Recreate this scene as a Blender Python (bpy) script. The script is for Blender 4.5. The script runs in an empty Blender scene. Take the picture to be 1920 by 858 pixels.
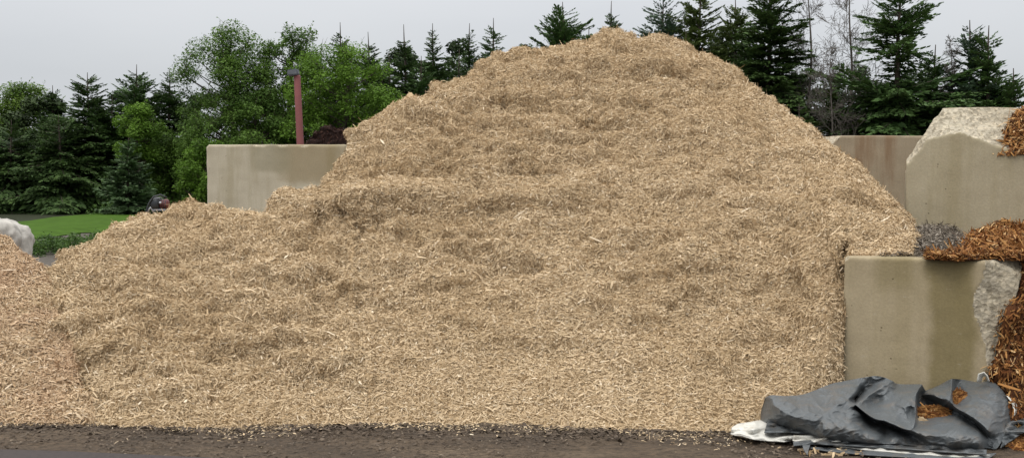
import bpy, bmesh, math
import numpy as np
from mathutils import Vector, Matrix, noise as mnoise
from mathutils.geometry import delaunay_2d_cdt

scene = bpy.context.scene
COL = scene.collection
FPX, CXP, CYP, HCAM = 1867.0, 960.0, 429.0, 1.35
TILT = math.atan(89 / FPX)

# ------------------------------------------------------------------ helpers
def rayk(px, py):
    cx = (px - CXP) / FPX; cz = (CYP - py) / FPX
    ct, st = math.cos(TILT), math.sin(TILT)
    y = ct + st * cz
    return cx / y, (-st + ct * cz) / y
def U(px, py, d):
    kx, kz = rayk(px, py)
    return Vector((kx * d, d, HCAM + kz * d))
def UG(px, py, z=0.0):
    kx, kz = rayk(px, py)
    d = (z - HCAM) / kz
    return Vector((kx * d, d, z))

def tag(o, label=None, cat=None, group=None, kind=None):
    if label: o['label'] = label
    if cat: o['category'] = cat
    if group: o['group'] = group
    if kind: o['kind'] = kind
    return o
def empty(name, loc, label, cat, group=None):
    o = bpy.data.objects.new(name, None); COL.objects.link(o)
    o.location = loc; o.empty_display_size = .3
    return tag(o, label, cat, group)
def link(name, me, mat, parent=None, smooth=False):
    o = bpy.data.objects.new(name, me); COL.objects.link(o)
    if mat is not None:
        for m in (mat if isinstance(mat, (list, tuple)) else [mat]): me.materials.append(m)
    if parent is not None:
        o.parent = parent
        me.transform(Matrix.Translation(-parent.location))
        me.update()
    if smooth: me.shade_smooth()
    return o
def mesh_np(name, V, F, mat, parent=None, smooth=False, attrs=None, midx=None):
    """V (n,3), F (m,k) with k = 3 or 4"""
    V = np.asarray(V, np.float32); F = np.asarray(F, np.int32)
    k = F.shape[1]
    me = bpy.data.meshes.new(name)
    me.vertices.add(len(V)); me.vertices.foreach_set('co', V.ravel())
    me.loops.add(F.size); me.loops.foreach_set('vertex_index', F.ravel())
    me.polygons.add(len(F))
    me.polygons.foreach_set('loop_start', np.arange(0, F.size, k, dtype=np.int32))
    me.polygons.foreach_set('loop_total', np.full(len(F), k, np.int32))
    if midx is not None: me.polygons.foreach_set('material_index', np.asarray(midx, np.int32))
    for an, arr in (attrs or {}).items():
        a = me.attributes.new(an, 'FLOAT', 'POINT')
        a.data.foreach_set('value', np.asarray(arr, np.float32))
    me.update(calc_edges=True)
    return link(name, me, mat, parent, smooth)

def _hash(ix, iy, iz, seed):
    n = (ix.astype(np.int64) * 374761393 + iy.astype(np.int64) * 668265263 + iz.astype(np.int64) * 1440662683 + seed * 974634777) & 0xffffffff
    n = ((n ^ (n >> 13)) * 1274126177) & 0xffffffff
    n = (n ^ (n >> 16)) & 0xffffff
    return n / float(0xffffff)
def vnoise(P, scale, seed=0):
    """smooth value noise in -1..1"""
    Q = np.asarray(P, float) * scale + 1000.0
    I = np.floor(Q).astype(np.int64); f = Q - I
    f = f * f * f * (f * (f * 6 - 15) + 10)
    r = 0
    for dx in (0, 1):
        wx = f[..., 0] if dx else 1 - f[..., 0]
        for dy in (0, 1):
            wy = f[..., 1] if dy else 1 - f[..., 1]
            for dz in (0, 1):
                wz = f[..., 2] if dz else 1 - f[..., 2]
                r = r + wx * wy * wz * _hash(I[..., 0] + dx, I[..., 1] + dy, I[..., 2] + dz, seed)
    return r * 2 - 1
def fbm(P, scale, octs=3, seed=0, gain=.5):
    a, s, t = 1.0, 0, 0
    for i in range(octs):
        s = s + a * vnoise(P, scale * 2.03 ** i, seed + i * 17); t += a; a *= gain
    return s / t

# ------------------------------------------------------------------ materials
def newmat(name):
    m = bpy.data.materials.new(name); m.use_nodes = True
    nt = m.node_tree; nt.nodes.clear()
    out = nt.nodes.new('ShaderNodeOutputMaterial'); b = nt.nodes.new('ShaderNodeBsdfPrincipled')
    nt.links.new(b.outputs[0], out.inputs[0])
    return m, nt, b, out
def nd(nt, t, **kw):
    n = nt.nodes.new(t)
    for k, v in kw.items():
        if k.startswith('i_'): n.inputs[k[2:].replace('_', ' ')].default_value = v
        else: setattr(n, k, v)
    return n
def ramp(nt, fac, stops):
    r = nt.nodes.new('ShaderNodeValToRGB'); e = r.color_ramp.elements
    while len(e) > 1: e.remove(e[0])
    e[0].position = stops[0][0]; e[0].color = (*stops[0][1], 1)
    for p, c in stops[1:]:
        x = e.new(p); x.color = (*c, 1)
    if fac is not None: nt.links.new(fac, r.inputs[0])
    return r
def noise_tex(nt, vec, scale, detail=4, rough=.6, dist=0):
    n = nd(nt, 'ShaderNodeTexNoise'); n.inputs['Scale'].default_value = scale
    n.inputs['Detail'].default_value = detail; n.inputs['Roughness'].default_value = rough
    n.inputs['Distortion'].default_value = dist
    if vec is not None: nt.links.new(vec, n.inputs['Vector'])
    return n
def mixc(nt, fac, a, b, mode='MIX'):
    m = nt.nodes.new('ShaderNodeMix'); m.data_type = 'RGBA'; m.blend_type = mode
    for i, v in ((0, fac), (6, a), (7, b)):
        if hasattr(v, 'is_linked'): nt.links.new(v, m.inputs[i])
        else: m.inputs[i].default_value = v if i == 0 else (*v, 1)
    return m.outputs[2]
def bump(nt, h, strength, dist, bsdf, prev=None):
    b = nd(nt, 'ShaderNodeBump'); b.inputs['Strength'].default_value = strength; b.inputs['Distance'].default_value = dist
    nt.links.new(h, b.inputs['Height'])
    if prev is not None: nt.links.new(prev, b.inputs['Normal'])
    if bsdf is not None: nt.links.new(b.outputs[0], bsdf.inputs['Normal'])
    return b.outputs[0]
def coords(nt, kind='Object', scale=(1, 1, 1)):
    t = nt.nodes.new('ShaderNodeTexCoord'); mp = nt.nodes.new('ShaderNodeMapping')
    mp.inputs['Scale'].default_value = scale
    nt.links.new(t.outputs[kind], mp.inputs[0]); return mp.outputs[0]

def chip_mat(name, stops, patch, patch_scale=1.2, rough=.85, patch_amt=.35):
    m, nt, b, o = newmat(name)
    at = nd(nt, 'ShaderNodeAttribute', attribute_name='tone')
    r = ramp(nt, at.outputs['Fac'], stops)
    c = coords(nt)
    n = noise_tex(nt, c, patch_scale, 5, .6)
    pr = ramp(nt, n.outputs['Fac'], [(.42, (0, 0, 0)), (.68, (1, 1, 1))])
    ma = nd(nt, 'ShaderNodeMath', operation='MULTIPLY'); nt.links.new(pr.outputs[0], ma.inputs[0]); ma.inputs[1].default_value = patch_amt
    col = mixc(nt, ma.outputs[0], r.outputs[0], patch)
    f = noise_tex(nt, c, 260, 3, .7)
    fr = ramp(nt, f.outputs['Fac'], [(.3, (.78, .78, .78)), (.7, (1.12, 1.12, 1.12))])
    col = mixc(nt, 1.0, col, fr.outputs[0], 'MULTIPLY')
    nt.links.new(col, b.inputs['Base Color'])
    b.inputs['Roughness'].default_value = rough; b.inputs['Specular IOR Level'].default_value = .25
    bump(nt, f.outputs['Fac'], .5, .004, b)
    return m

M = {}
M['tan'] = chip_mat('tan_wood_chips', [(0, (.17, .108, .05)), (.3, (.46, .335, .195)), (.62, (.60, .46, .292)), (.88, (.68, .54, .36)), (1, (.80, .69, .52))], (.42, .295, .16), 1.6, patch_amt=.5)  # darker patches: uneven chip colour, deepened to paint the shade of pockets
M['tan2'] = chip_mat('reddish_wood_chips', [(0, (.17, .105, .052)), (.3, (.39, .262, .146)), (.62, (.58, .43, .27)), (.88, (.67, .53, .36)), (1, (.79, .68, .52))], (.46, .29, .18), 2.0, patch_amt=.6)
M['orange'] = chip_mat('orange_mulch', [(0, (.035, .012, .004)), (.3, (.16, .055, .014)), (.6, (.30, .135, .038)), (.88, (.47, .25, .085)), (1, (.64, .43, .21))], (.10, .042, .014), 3.0)
M['greychip'] = chip_mat('weathered_mulch', [(0, (.04, .034, .028)), (.4, (.14, .115, .09)), (.75, (.25, .215, .17)), (1, (.42, .37, .31))], (.12, .09, .06), 4.0)
M['brownmulch'] = chip_mat('dark_brown_mulch', [(0, (.012, .006, .005)), (.5, (.045, .02, .015)), (1, (.10, .05, .035))], (.03, .013, .01), 2.0)
M['soilchip'] = chip_mat('damp_soil_crumbs', [(0, (.04, .028, .019)), (.5, (.11, .082, .058)), (.85, (.18, .145, .11)), (1, (.32, .25, .17))], (.03, .024, .018), 2.0)

def concrete(name, broken=False, tint=(1, 1, 1), stain=(.19, .15, .065), stain_amt=.75, band=None, redstain=0):
    m, nt, b, o = newmat(name)
    c = coords(nt)
    big = noise_tex(nt, c, 1.6, 5, .55)
    if broken:
        col = ramp(nt, big.outputs['Fac'], [(.3, (.32, .28, .21)), (.7, (.47, .425, .335))]).outputs[0]
        ag = nd(nt, 'ShaderNodeTexVoronoi'); ag.inputs['Scale'].default_value = 55; nt.links.new(c, ag.inputs['Vector'])
        ar = ramp(nt, ag.outputs['Color'], [(.1, (.62, .6, .56)), (.5, (1, 1, 1)), (.95, (1.28, 1.24, 1.18))])
        col = mixc(nt, 1.0, col, ar.outputs[0], 'MULTIPLY')
        fn = noise_tex(nt, c, 30, 8, .75)
        crack = noise_tex(nt, coords(nt, scale=(1.2, 1.2, 3)), 5, 6, .7, 1.0)
        cr = ramp(nt, crack.outputs['Fac'], [(.46, (1, 1, 1)), (.495, (.6, .58, .53)), (.52, (1, 1, 1))])
        col = mixc(nt, .8, col, cr.outputs[0], 'MULTIPLY')
        nt.links.new(col, b.inputs['Base Color'])
        n1 = bump(nt, fn.outputs['Fac'], .5, .014, None)
        bump(nt, ag.outputs['Distance'], .4, .01, b, n1)
    else:
        col = ramp(nt, big.outputs['Fac'], [(.3, (.245 * tint[0], .218 * tint[1], .158 * tint[2])), (.7, (.325 * tint[0], .296 * tint[1], .226 * tint[2]))]).outputs[0]
        # run-off stains: noise stretched down the face
        st = noise_tex(nt, coords(nt, scale=(3.2, 3.2, .35)), 1.6, 4, .6)
        sr = ramp(nt, st.outputs['Fac'], [(.48, (0, 0, 0)), (.66, (1, 1, 1))])
        sm = nd(nt, 'ShaderNodeMath', operation='MULTIPLY'); nt.links.new(sr.outputs[0], sm.inputs[0]); sm.inputs[1].default_value = stain_amt
        col = mixc(nt, sm.outputs[0], col, stain)
        if band:   # a stain with its own place on the block: (axis, centre, halfwidth, colour, amount, z0, z1)
            for (x0, hw, bc, amt, z0, z1, soft) in band:
                sx = nd(nt, 'ShaderNodeSeparateXYZ'); nt.links.new(coords(nt), sx.inputs[0])
                wob = noise_tex(nt, c, 3.0, 4, .6)
                wa = nd(nt, 'ShaderNodeMath', operation='MULTIPLY_ADD'); nt.links.new(wob.outputs['Fac'], wa.inputs[0]); wa.inputs[1].default_value = .14; nt.links.new(sx.outputs[0], wa.inputs[2])
                di = nd(nt, 'ShaderNodeMath', operation='SUBTRACT'); nt.links.new(wa.outputs[0], di.inputs[0]); di.inputs[1].default_value = x0 + .07
                ab = nd(nt, 'ShaderNodeMath', operation='ABSOLUTE'); nt.links.new(di.outputs[0], ab.inputs[0])
                mr = nd(nt, 'ShaderNodeMapRange', interpolation_type='SMOOTHSTEP'); nt.links.new(ab.outputs[0], mr.inputs[0])
                mr.inputs[1].default_value = hw - soft; mr.inputs[2].default_value = hw + soft; mr.inputs[3].default_value = amt; mr.inputs[4].default_value = 0
                wz = nd(nt, 'ShaderNodeMath', operation='MULTIPLY_ADD'); nt.links.new(wob.outputs['Fac'], wz.inputs[0]); wz.inputs[1].default_value = .2; nt.links.new(sx.outputs[2], wz.inputs[2])
                mz = nd(nt, 'ShaderNodeMapRange', interpolation_type='SMOOTHSTEP'); nt.links.new(wz.outputs[0], mz.inputs[0])
                mz.inputs[1].default_value = z0; mz.inputs[2].default_value = z1; mz.inputs[3].default_value = 0; mz.inputs[4].default_value = 1
                mm = nd(nt, 'ShaderNodeMath', operation='MULTIPLY'); nt.links.new(mr.outputs[0], mm.inputs[0]); nt.links.new(mz.outputs[0], mm.inputs[1])
                col = mixc(nt, mm.outputs[0], col, bc)
        # pits
        v = nd(nt, 'ShaderNodeTexVoronoi'); v.inputs['Scale'].default_value = 16; v.inputs['Randomness'].default_value = 1; nt.links.new(c, v.inputs['Vector'])
        pit = ramp(nt, v.outputs['Distance'], [(.06, (.36, .33, .28)), (.11, (1, 1, 1))])
        msk = noise_tex(nt, c, 3.5, 2, .5)
        mk = ramp(nt, msk.outputs['Fac'], [(.46, (0, 0, 0)), (.56, (1, 1, 1))])
        pc = mixc(nt, mk.outputs[0], (1, 1, 1), pit.outputs[0])
        col = mixc(nt, 1.0, col, pc, 'MULTIPLY')
        # pale scuffs
        sc = noise_tex(nt, coords(nt, scale=(1.5, 1.5, 4)), 9, 7, .75)
        scr = ramp(nt, sc.outputs['Fac'], [(.60, (0, 0, 0)), (.72, (.3, .3, .3))])
        col = mixc(nt, scr.outputs[0], col, (.50, .46, .38))
        fine = noise_tex(nt, c, 70, 5, .7)
        fr = ramp(nt, fine.outputs['Fac'], [(.3, (.86, .86, .86)), (.7, (1.1, 1.1, 1.1))])
        col = mixc(nt, 1.0, col, fr.outputs[0], 'MULTIPLY')
        nt.links.new(col, b.inputs['Base Color'])
        n1 = bump(nt, fine.outputs['Fac'], .35, .004, None)
        bump(nt, pc, .6, .004, b, n1)
    b.inputs['Roughness'].default_value = .88; b.inputs['Specular IOR Level'].default_value = .3
    return m
OLV = (.150, .118, .045)
M['conA'] = concrete('concrete_low_block', tint=(1.14, 1.04, .90), band=[(.57, .12, OLV, .72, -.3, .15, .035), (.28, .10, OLV, .5, .78, .93, .06)], stain_amt=.3)
M['conB'] = concrete('concrete_upper_block', tint=(1.12, 1.08, 1.0), stain_amt=.35)
M['conC'] = concrete('concrete_rear_block', tint=(1.02, .93, .86), stain=(.20, .13, .075), stain_amt=.85)
M['conD'] = concrete('concrete_left_block', tint=(1.38, 1.38, 1.42), stain=(.24, .205, .12), stain_amt=.45,
                     band=[(1.40, .42, (.20, .15, .07), .6, .48, .62, .2), (.86, .25, (.21, .19, .12), .5, .65, .75, .1)])
M['broken'] = concrete('broken_concrete', broken=True)

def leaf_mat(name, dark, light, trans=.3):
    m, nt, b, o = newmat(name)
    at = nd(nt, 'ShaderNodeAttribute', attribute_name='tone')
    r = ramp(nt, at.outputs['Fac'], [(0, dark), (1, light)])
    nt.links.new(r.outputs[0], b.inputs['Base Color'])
    b.inputs['Roughness'].default_value = .65; b.inputs['Specular IOR Level'].default_value = .2
    tr = nd(nt, 'ShaderNodeBsdfTranslucent'); nt.links.new(r.outputs[0], tr.inputs[0])
    mx = nd(nt, 'ShaderNodeMixShader'); mx.inputs[0].default_value = trans
    nt.links.new(b.outputs[0], mx.inputs[1]); nt.links.new(tr.outputs[0], mx.inputs[2]); nt.links.new(mx.outputs[0], o.inputs[0])
    return m
M['ndark'] = leaf_mat('dark_spruce_needles', (.030, .060, .017), (.086, .145, .038), .12)
M['nblue'] = leaf_mat('blue_spruce_needles', (.045, .080, .045), (.125, .19, .12), .12)
M['ngreen'] = leaf_mat('green_spruce_needles', (.038, .078, .022), (.105, .18, .052), .15)
M['nsmall'] = leaf_mat('dusty_green_needles', (.045, .082, .032), (.125, .195, .085), .12)
M['nolive'] = leaf_mat('olive_needles', (.048, .074, .018), (.11, .15, .04), .2)
M['lbright'] = leaf_mat('bright_leaves', (.062, .125, .014), (.16, .285, .036), .35)
M['lmid'] = leaf_mat('mid_green_leaves', (.042, .088, .014), (.115, .20, .034), .3)
M['lpale'] = leaf_mat('pale_leaves', (.07, .13, .02), (.19, .29, .055), .35)
M['lunder'] = leaf_mat('undergrowth_leaves', (.018, .032, .013), (.05, .078, .026), .15)
M['weed'] = leaf_mat('weed_leaves', (.03, .065, .012), (.085, .15, .03), .3)

def simple(name, col, rough=.7, metal=0, var=.25, scale=8, spec=.4):
    m, nt, b, o = newmat(name)
    n = noise_tex(nt, coords(nt), scale, 5, .65)
    r = ramp(nt, n.outputs['Fac'], [(.3, tuple(x * (1 - var) for x in col)), (.7, tuple(min(1, x * (1 + var)) for x in col))])
    nt.links.new(r.outputs[0], b.inputs['Base Color']); b.inputs['Roughness'].default_value = rough; b.inputs['Metallic'].default_value = metal
    b.inputs['Specular IOR Level'].default_value = spec
    return m
M['bark'] = simple('bark', (.055, .042, .032), .9)
M['greybark'] = simple('grey_bark', (.10, .088, .076), .9)
M['redpaint'] = simple('faded_red_paint', (.17, .052, .052), .6, var=.2, scale=3)
M['lamp'] = simple('weathered_grey_metal', (.10, .11, .125), .5, .4)
M['glass'] = simple('lamp_glass', (.22, .25, .27), .15, 0, .05)
M['blackpl'] = simple('black_plastic', (.022, .026, .03), .45)
M['enginered'] = simple('dull_red_casing', (.10, .022, .022), .45)
M['silver'] = simple('bare_metal', (.42, .43, .46), .35, .8, .1)
M['rock'] = simple('pale_limestone', (.40, .38, .345), .95, 0, .35, 6)

# tarp
def tarp_mat(name, col, dirt, dirt_amt):
    m, nt, b, o = newmat(name)
    c = coords(nt)
    n = noise_tex(nt, c, 2.6, 4, .55)
    r = ramp(nt, n.outputs['Fac'], [(.3, tuple(x * .88 for x in col)), (.7, tuple(x * 1.1 for x in col))])
    d = noise_tex(nt, c, 9, 7, .72)
    dr = ramp(nt, d.outputs['Fac'], [(.50, (0, 0, 0)), (.72, (dirt_amt,) * 3)])
    cc = mixc(nt, dr.outputs[0], r.outputs[0], dirt)
    nt.links.new(cc, b.inputs['Base Color'])
    b.inputs['Roughness'].default_value = .42; b.inputs['Specular IOR Level'].default_value = .4
    f = noise_tex(nt, coords(nt, scale=(1, 1.6, 1)), 11, 6, .62, 1.6)
    w = noise_tex(nt, coords(nt), 300, 2, .5)
    n1 = bump(nt, f.outputs['Fac'], .4, .010, None)
    bump(nt, w.outputs['Fac'], .15, .001, b, n1)
    return m
M['tarp'] = tarp_mat('grey_tarpaulin', (.088, .097, .102), (.16, .12, .08), .5)
M['tarpwhite'] = tarp_mat('white_tarpaulin', (.58, .57, .52), (.28, .24, .18), .7)

# ground
def ground_mat():
    m, nt, b, o = newmat('packed_yard_dirt')
    c = coords(nt)
    n1 = noise_tex(nt, coords(nt, scale=(.35, 1, 1)), 3.2, 7, .62)
    r = ramp(nt, n1.outputs['Fac'], [(.30, (.044, .031, .020)), (.5, (.092, .067, .045)), (.72, (.150, .113, .077))])
    n2 = noise_tex(nt, coords(nt, scale=(.45, 1, 1)), 52, 8, .82)
    r2 = ramp(nt, n2.outputs['Fac'], [(.38, (.40, .38, .36)), (.5, (1, 1, 1)), (.66, (1.5, 1.4, 1.3))])
    cc = mixc(nt, 1.0, r.outputs[0], r2.outputs[0], 'MULTIPLY')
    n3 = noise_tex(nt, c, 160, 3, .7)
    r3 = ramp(nt, n3.outputs['Fac'], [(.66, (0, 0, 0)), (.72, (.8, .8, .8))])
    cc = mixc(nt, r3.outputs[0], cc, (.24, .175, .10))
    nt.links.new(cc, b.inputs['Base Color']); 
    rr = ramp(nt, n1.outputs['Fac'], [(.3, (.5,) * 3), (.6, (.9,) * 3)]); nt.links.new(rr.outputs[0], b.inputs['Roughness'])
    b.inputs['Specular IOR Level'].default_value = .3
    p = bump(nt, n2.outputs['Fac'], .8, .03, None); bump(nt, n3.outputs['Fac'], .5, .006, b, p)
    return m
M['ground'] = ground_mat()
M['wetroad'] = simple('wet_dark_asphalt', (.026, .019, .018), .6, 0, .4, 40)
M['lawn'] = simple('mown_grass', (.044, .088, .011), .95, 0, .3, 2.5, .05)
M['soilbank'] = simple('grey_soil', (.085, .075, .064), .95, 0, .3, 6, .1)
M['litter'] = simple('leaf_litter', (.022, .026, .013), .95, 0, .35, 1.2, .1)

# ------------------------------------------------------------------ chips on a grid
rng = np.random.default_rng(11)
def chips_on(P, n, L, W, lift, seed, weight=None, tonemu=.55, tonesd=.22, stick=.08):
    """P: (a,b,3) surface grid. returns verts, faces, tones of curved slivers lying on it"""
    r = np.random.default_rng(seed)
    A = P[:-1, :-1]; B = P[1:, :-1]; C = P[1:, 1:]; D = P[:-1, 1:]
    N = np.cross(C - A, D - B); area = np.linalg.norm(N, axis=-1) + 1e-12
    N = N / area[..., None]; N = N * np.sign(N[..., 2].mean())
    w = area.copy()
    if weight is not None: w = w * weight[:-1, :-1]
    w = w.ravel() / w.sum()
    idx = r.choice(len(w), n, p=w)
    i, j = np.unravel_index(idx, area.shape)
    u = r.random(n)[:, None]; v = r.random(n)[:, None]
    p = (A[i, j] * (1 - u) + B[i, j] * u) * (1 - v) + (D[i, j] * (1 - u) + C[i, j] * u) * v
    nn = N[i, j]
    t = np.cross(nn, np.array([0, 1, 0.0])); t /= np.linalg.norm(t, axis=1)[:, None] + 1e-9
    s = np.cross(nn, t)
    a = r.normal(0, .75, n)
    e = np.cos(a)[:, None] * t + np.sin(a)[:, None] * s
    tilt = r.normal(0, .28, n); st = r.random(n) < stick; tilt[st] = r.uniform(.5, 1.3, st.sum())
    e = np.cos(tilt)[:, None] * e + np.sin(tilt)[:, None] * nn
    roll = r.normal(0, .6, n)
    side = np.cross(nn, e); side /= np.linalg.norm(side, axis=1)[:, None] + 1e-9
    up = np.cross(e, side)
    side2 = np.cos(roll)[:, None] * side + np.sin(roll)[:, None] * up
    up2 = np.cross(e, side2)
    ln = L * np.exp(r.normal(0, .42, n)); wd = W * np.exp(r.normal(0, .38, n))
    lg = r.random(n) < .03; ln[lg] *= 2.2; wd[lg] *= 1.3
    cv = ln * r.normal(0, .09, n)
    h = (r.random(n) ** 1.5) * lift
    c = p + nn * (h + np.abs(np.sin(tilt)) * ln * .4)[:, None]
    ends = [-.5, 0, .5]; vs = []
    for k, q in enumerate(ends):
        mid = c + e * (q * ln)[:, None] + up2 * ((cv if k == 1 else 0 * cv))[:, None]
        ww = wd * (1.0 if k == 1 else .62)
        vs += [mid - side2 * (ww / 2)[:, None], mid + side2 * (ww / 2)[:, None]]
    V = np.stack(vs, 1).reshape(-1, 3)
    b = (np.arange(n) * 6)[:, None]
    F = np.concatenate([b + np.array([[0, 1, 3, 2]]), b + np.array([[2, 3, 5, 4]])], 1).reshape(-1, 4)
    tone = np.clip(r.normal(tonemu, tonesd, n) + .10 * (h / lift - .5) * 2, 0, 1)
    pale = r.random(n) < .035; tone[pale] = r.uniform(.9, 1, pale.sum())
    return V, F, np.repeat(tone, 6), p
def grid_faces(a, b, off=0):
    i, j = np.meshgrid(np.arange(a - 1), np.arange(b - 1), indexing='ij')
    q = (i * b + j).ravel() + off
    return np.stack([q, q + b, q + b + 1, q + 1], 1)

def heap_grid(sil, toe, nu, nt_, power=1.22, slope=.72, ridge=None, back_limit=None, jitter=1.5, seed=3, amp=1.0, zfloor=0.0, backslope=.8, toe_z=0.0, rough_px=2.0, dref=None, ledge=None, feats=None):
    """a heap between a toe line and a crest line, falling away again behind the crest"""
    sx = np.array([p[0] for p in sil], float); sy = np.array([p[1] for p in sil], float)
    px = np.linspace(sx[0], sx[-1], nu)
    py = np.interp(px, sx, sy)
    q = np.stack([px, px * 0, px * 0], 1)
    py = py + rough_px * fbm(q, .07, 4, seed, .65)
    kx = np.empty(nu); kz = np.empty(nu); d0 = np.empty(nu); z0 = np.empty(nu)
    tx = [t[0] for t in toe]; ty = np.interp(px, tx, [t[1] for t in toe]); ty = ty + np.where(ty > 700, 4.0 * fbm(q, .025, 4, seed + 70, .65), 0); tz = np.interp(px, tx, [t[2] if len(t) > 2 else toe_z for t in toe])
    for i in range(nu):
        kx[i], kz[i] = rayk(px[i], py[i])
        _, k0 = rayk(px[i], ty[i]); d0[i] = (tz[i] - HCAM) / k0
    if ridge is None:
        d1 = (HCAM + slope * (d0 if dref is None else dref) - (tz if dref is None else 0)) / (slope - kz)
    else:
        d1 = np.interp(px, [r_[0] for r_ in ridge], [r_[1] for r_ in ridge])
    d1 = np.maximum(d1, d0 + .05)
    ker = np.exp(-np.linspace(-2, 2, max(3, nu // 28 | 1)) ** 2); ker /= ker.sum()
    hw = len(ker) // 2
    d1 = np.convolve(np.pad(d1, hw, mode='edge'), ker, mode='valid')[:nu]
    z1 = np.maximum(HCAM + kz * d1, tz + .01)
    pw = power(px) if callable(power) else np.full(nu, power)
    t = np.linspace(0, 1, nt_)
    T = t[None, :]
    d = d0[:, None] + (d1 - d0)[:, None] * T
    z = tz[:, None] + (z1 - tz)[:, None] * (1 - (1 - T) ** pw[:, None])
    if ledge is not None:      # chips banked up against the block side
        wl, dm, zl = ledge(px)[:, None], 5.78, BHZ
        up = zl + (z1[:, None] - zl) * (1 - (1 - np.clip((d - dm) / np.maximum(d1[:, None] - dm, .1), 0, 1)) ** 1.35)
        lo = zl * np.clip((d - d0[:, None]) / (dm - d0[:, None]), 0, 1) ** .6
        z = z * (1 - wl) + np.where(d < dm, lo, up) * wl
    lim = HCAM + kz[:, None] * d - (1 - T) * .02
    z = np.minimum(z, np.maximum(lim, tz[:, None] + (z1 - tz)[:, None] * T * .9))
    X = kx[:, None] * d
    nb = nt_ // 4
    tb = np.linspace(0, 1, nb + 1)[1:][None, :]
    dmax = d1 + (z1 - zfloor) / backslope + .3
    if back_limit is not None: dmax = np.minimum(dmax, back_limit(px)) if callable(back_limit) else np.minimum(dmax, back_limit)
    dmax = np.maximum(dmax, d1 + .05)
    db = d1[:, None] + (dmax - d1)[:, None] * tb
    zb = np.maximum(z1[:, None] - backslope * (db - d1[:, None]) * np.minimum(1, .3 + tb * 3), zfloor - .05)
    Xb = kx[:, None] * d1[:, None] * np.ones_like(db) + kx[:, None] * (db - d1[:, None]) * .6
    P = np.concatenate([np.stack([X, d, z], -1), np.stack([Xb, db, zb], -1)], 1)
    # clods, gullies and little terraces
    du = np.gradient(P, axis=0); dv = np.gradient(P, axis=1)
    N = np.cross(du, dv); N /= np.linalg.norm(N, axis=-1)[..., None] + 1e-9
    N = N * np.sign(N[..., 2].mean())
    Q = P * np.array([1, 1.3, 1.9])
    big = fbm(Q, 1.1, 3, seed + 1); mid = fbm(Q, 5.5, 3, seed + 5); mid = mid - 1.4 * np.maximum(0, fbm(Q, 4.2, 2, seed + 33) - .25); sm = fbm(Q, 17, 3, seed + 9) + .9 * np.tanh(7 * (fbm(Q * np.array([.7, 1, 1]), 3.6, 3, seed + 44) - .12))
    gul = -np.maximum(0, fbm(Q, 2.4, 3, seed + 13) - .22) * .13
    mask = np.clip(.75 + 1.1 * fbm(P, .55, 2, seed + 60) + .25 * (P[..., 2] - 1.0), .22, 1.5)
    mid = mid * mask; sm = sm * (.4 + .6 * mask); gul = gul * mask
    edge = np.clip(np.concatenate([T[0] * 8, np.ones(nb)]), 0, 1)[None, :]
    crest = np.concatenate([1 - .92 * np.clip((t - .82) / .15, 0, 1), np.ones(nb) * .3])[None, :]
    P = P + N * (amp * edge * (.085 * big * crest + .060 * mid * (.3 + .7 * crest) + .030 * sm + gul * crest))[..., None]
    if feats:      # slumps, hollows and the bench left by the loader: (x, y, half width, half height, depth)
        ct, st = math.cos(TILT), math.sin(TILT)
        yy = P[..., 1]; zz_ = P[..., 2] - HCAM
        dep = yy * ct - zz_ * st; up_ = yy * st + zz_ * ct
        qx = CXP + FPX * P[..., 0] / dep; qy = CYP - FPX * up_ / dep
        wob = 8 * fbm(P, 6, 2, seed + 80)
        g = 0
        for (fx, fy, rx, ry, a) in feats: g = g + a * np.exp(-((qx - fx + wob) / rx) ** 2 - ((qy - fy + wob) / ry) ** 2)
        P = P + N * (g * crest)[..., None]
    return P

def heap_object(name, P, mat, n, L, W, lift, seed, label, cat, group=None, wfront=None, base_tone=.22, grid_extra=None, tonemu=.56, tonesd=.17, stick=.08, parent=None):
    a, b = P.shape[:2]
    V0 = P.reshape(-1, 3); F0 = grid_faces(a, b)
    t0 = np.clip(base_tone + .12 * fbm(V0, 30, 2, seed), 0, 1)  # surface under the chips toned darker: shade of the gaps painted in
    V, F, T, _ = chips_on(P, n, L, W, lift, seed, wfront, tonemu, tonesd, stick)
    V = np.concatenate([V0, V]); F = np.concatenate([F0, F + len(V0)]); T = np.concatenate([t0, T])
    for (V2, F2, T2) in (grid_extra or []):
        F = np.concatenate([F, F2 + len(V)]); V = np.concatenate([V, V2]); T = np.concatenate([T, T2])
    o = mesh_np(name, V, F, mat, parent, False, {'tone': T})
    return tag(o, label, cat, group)

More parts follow.
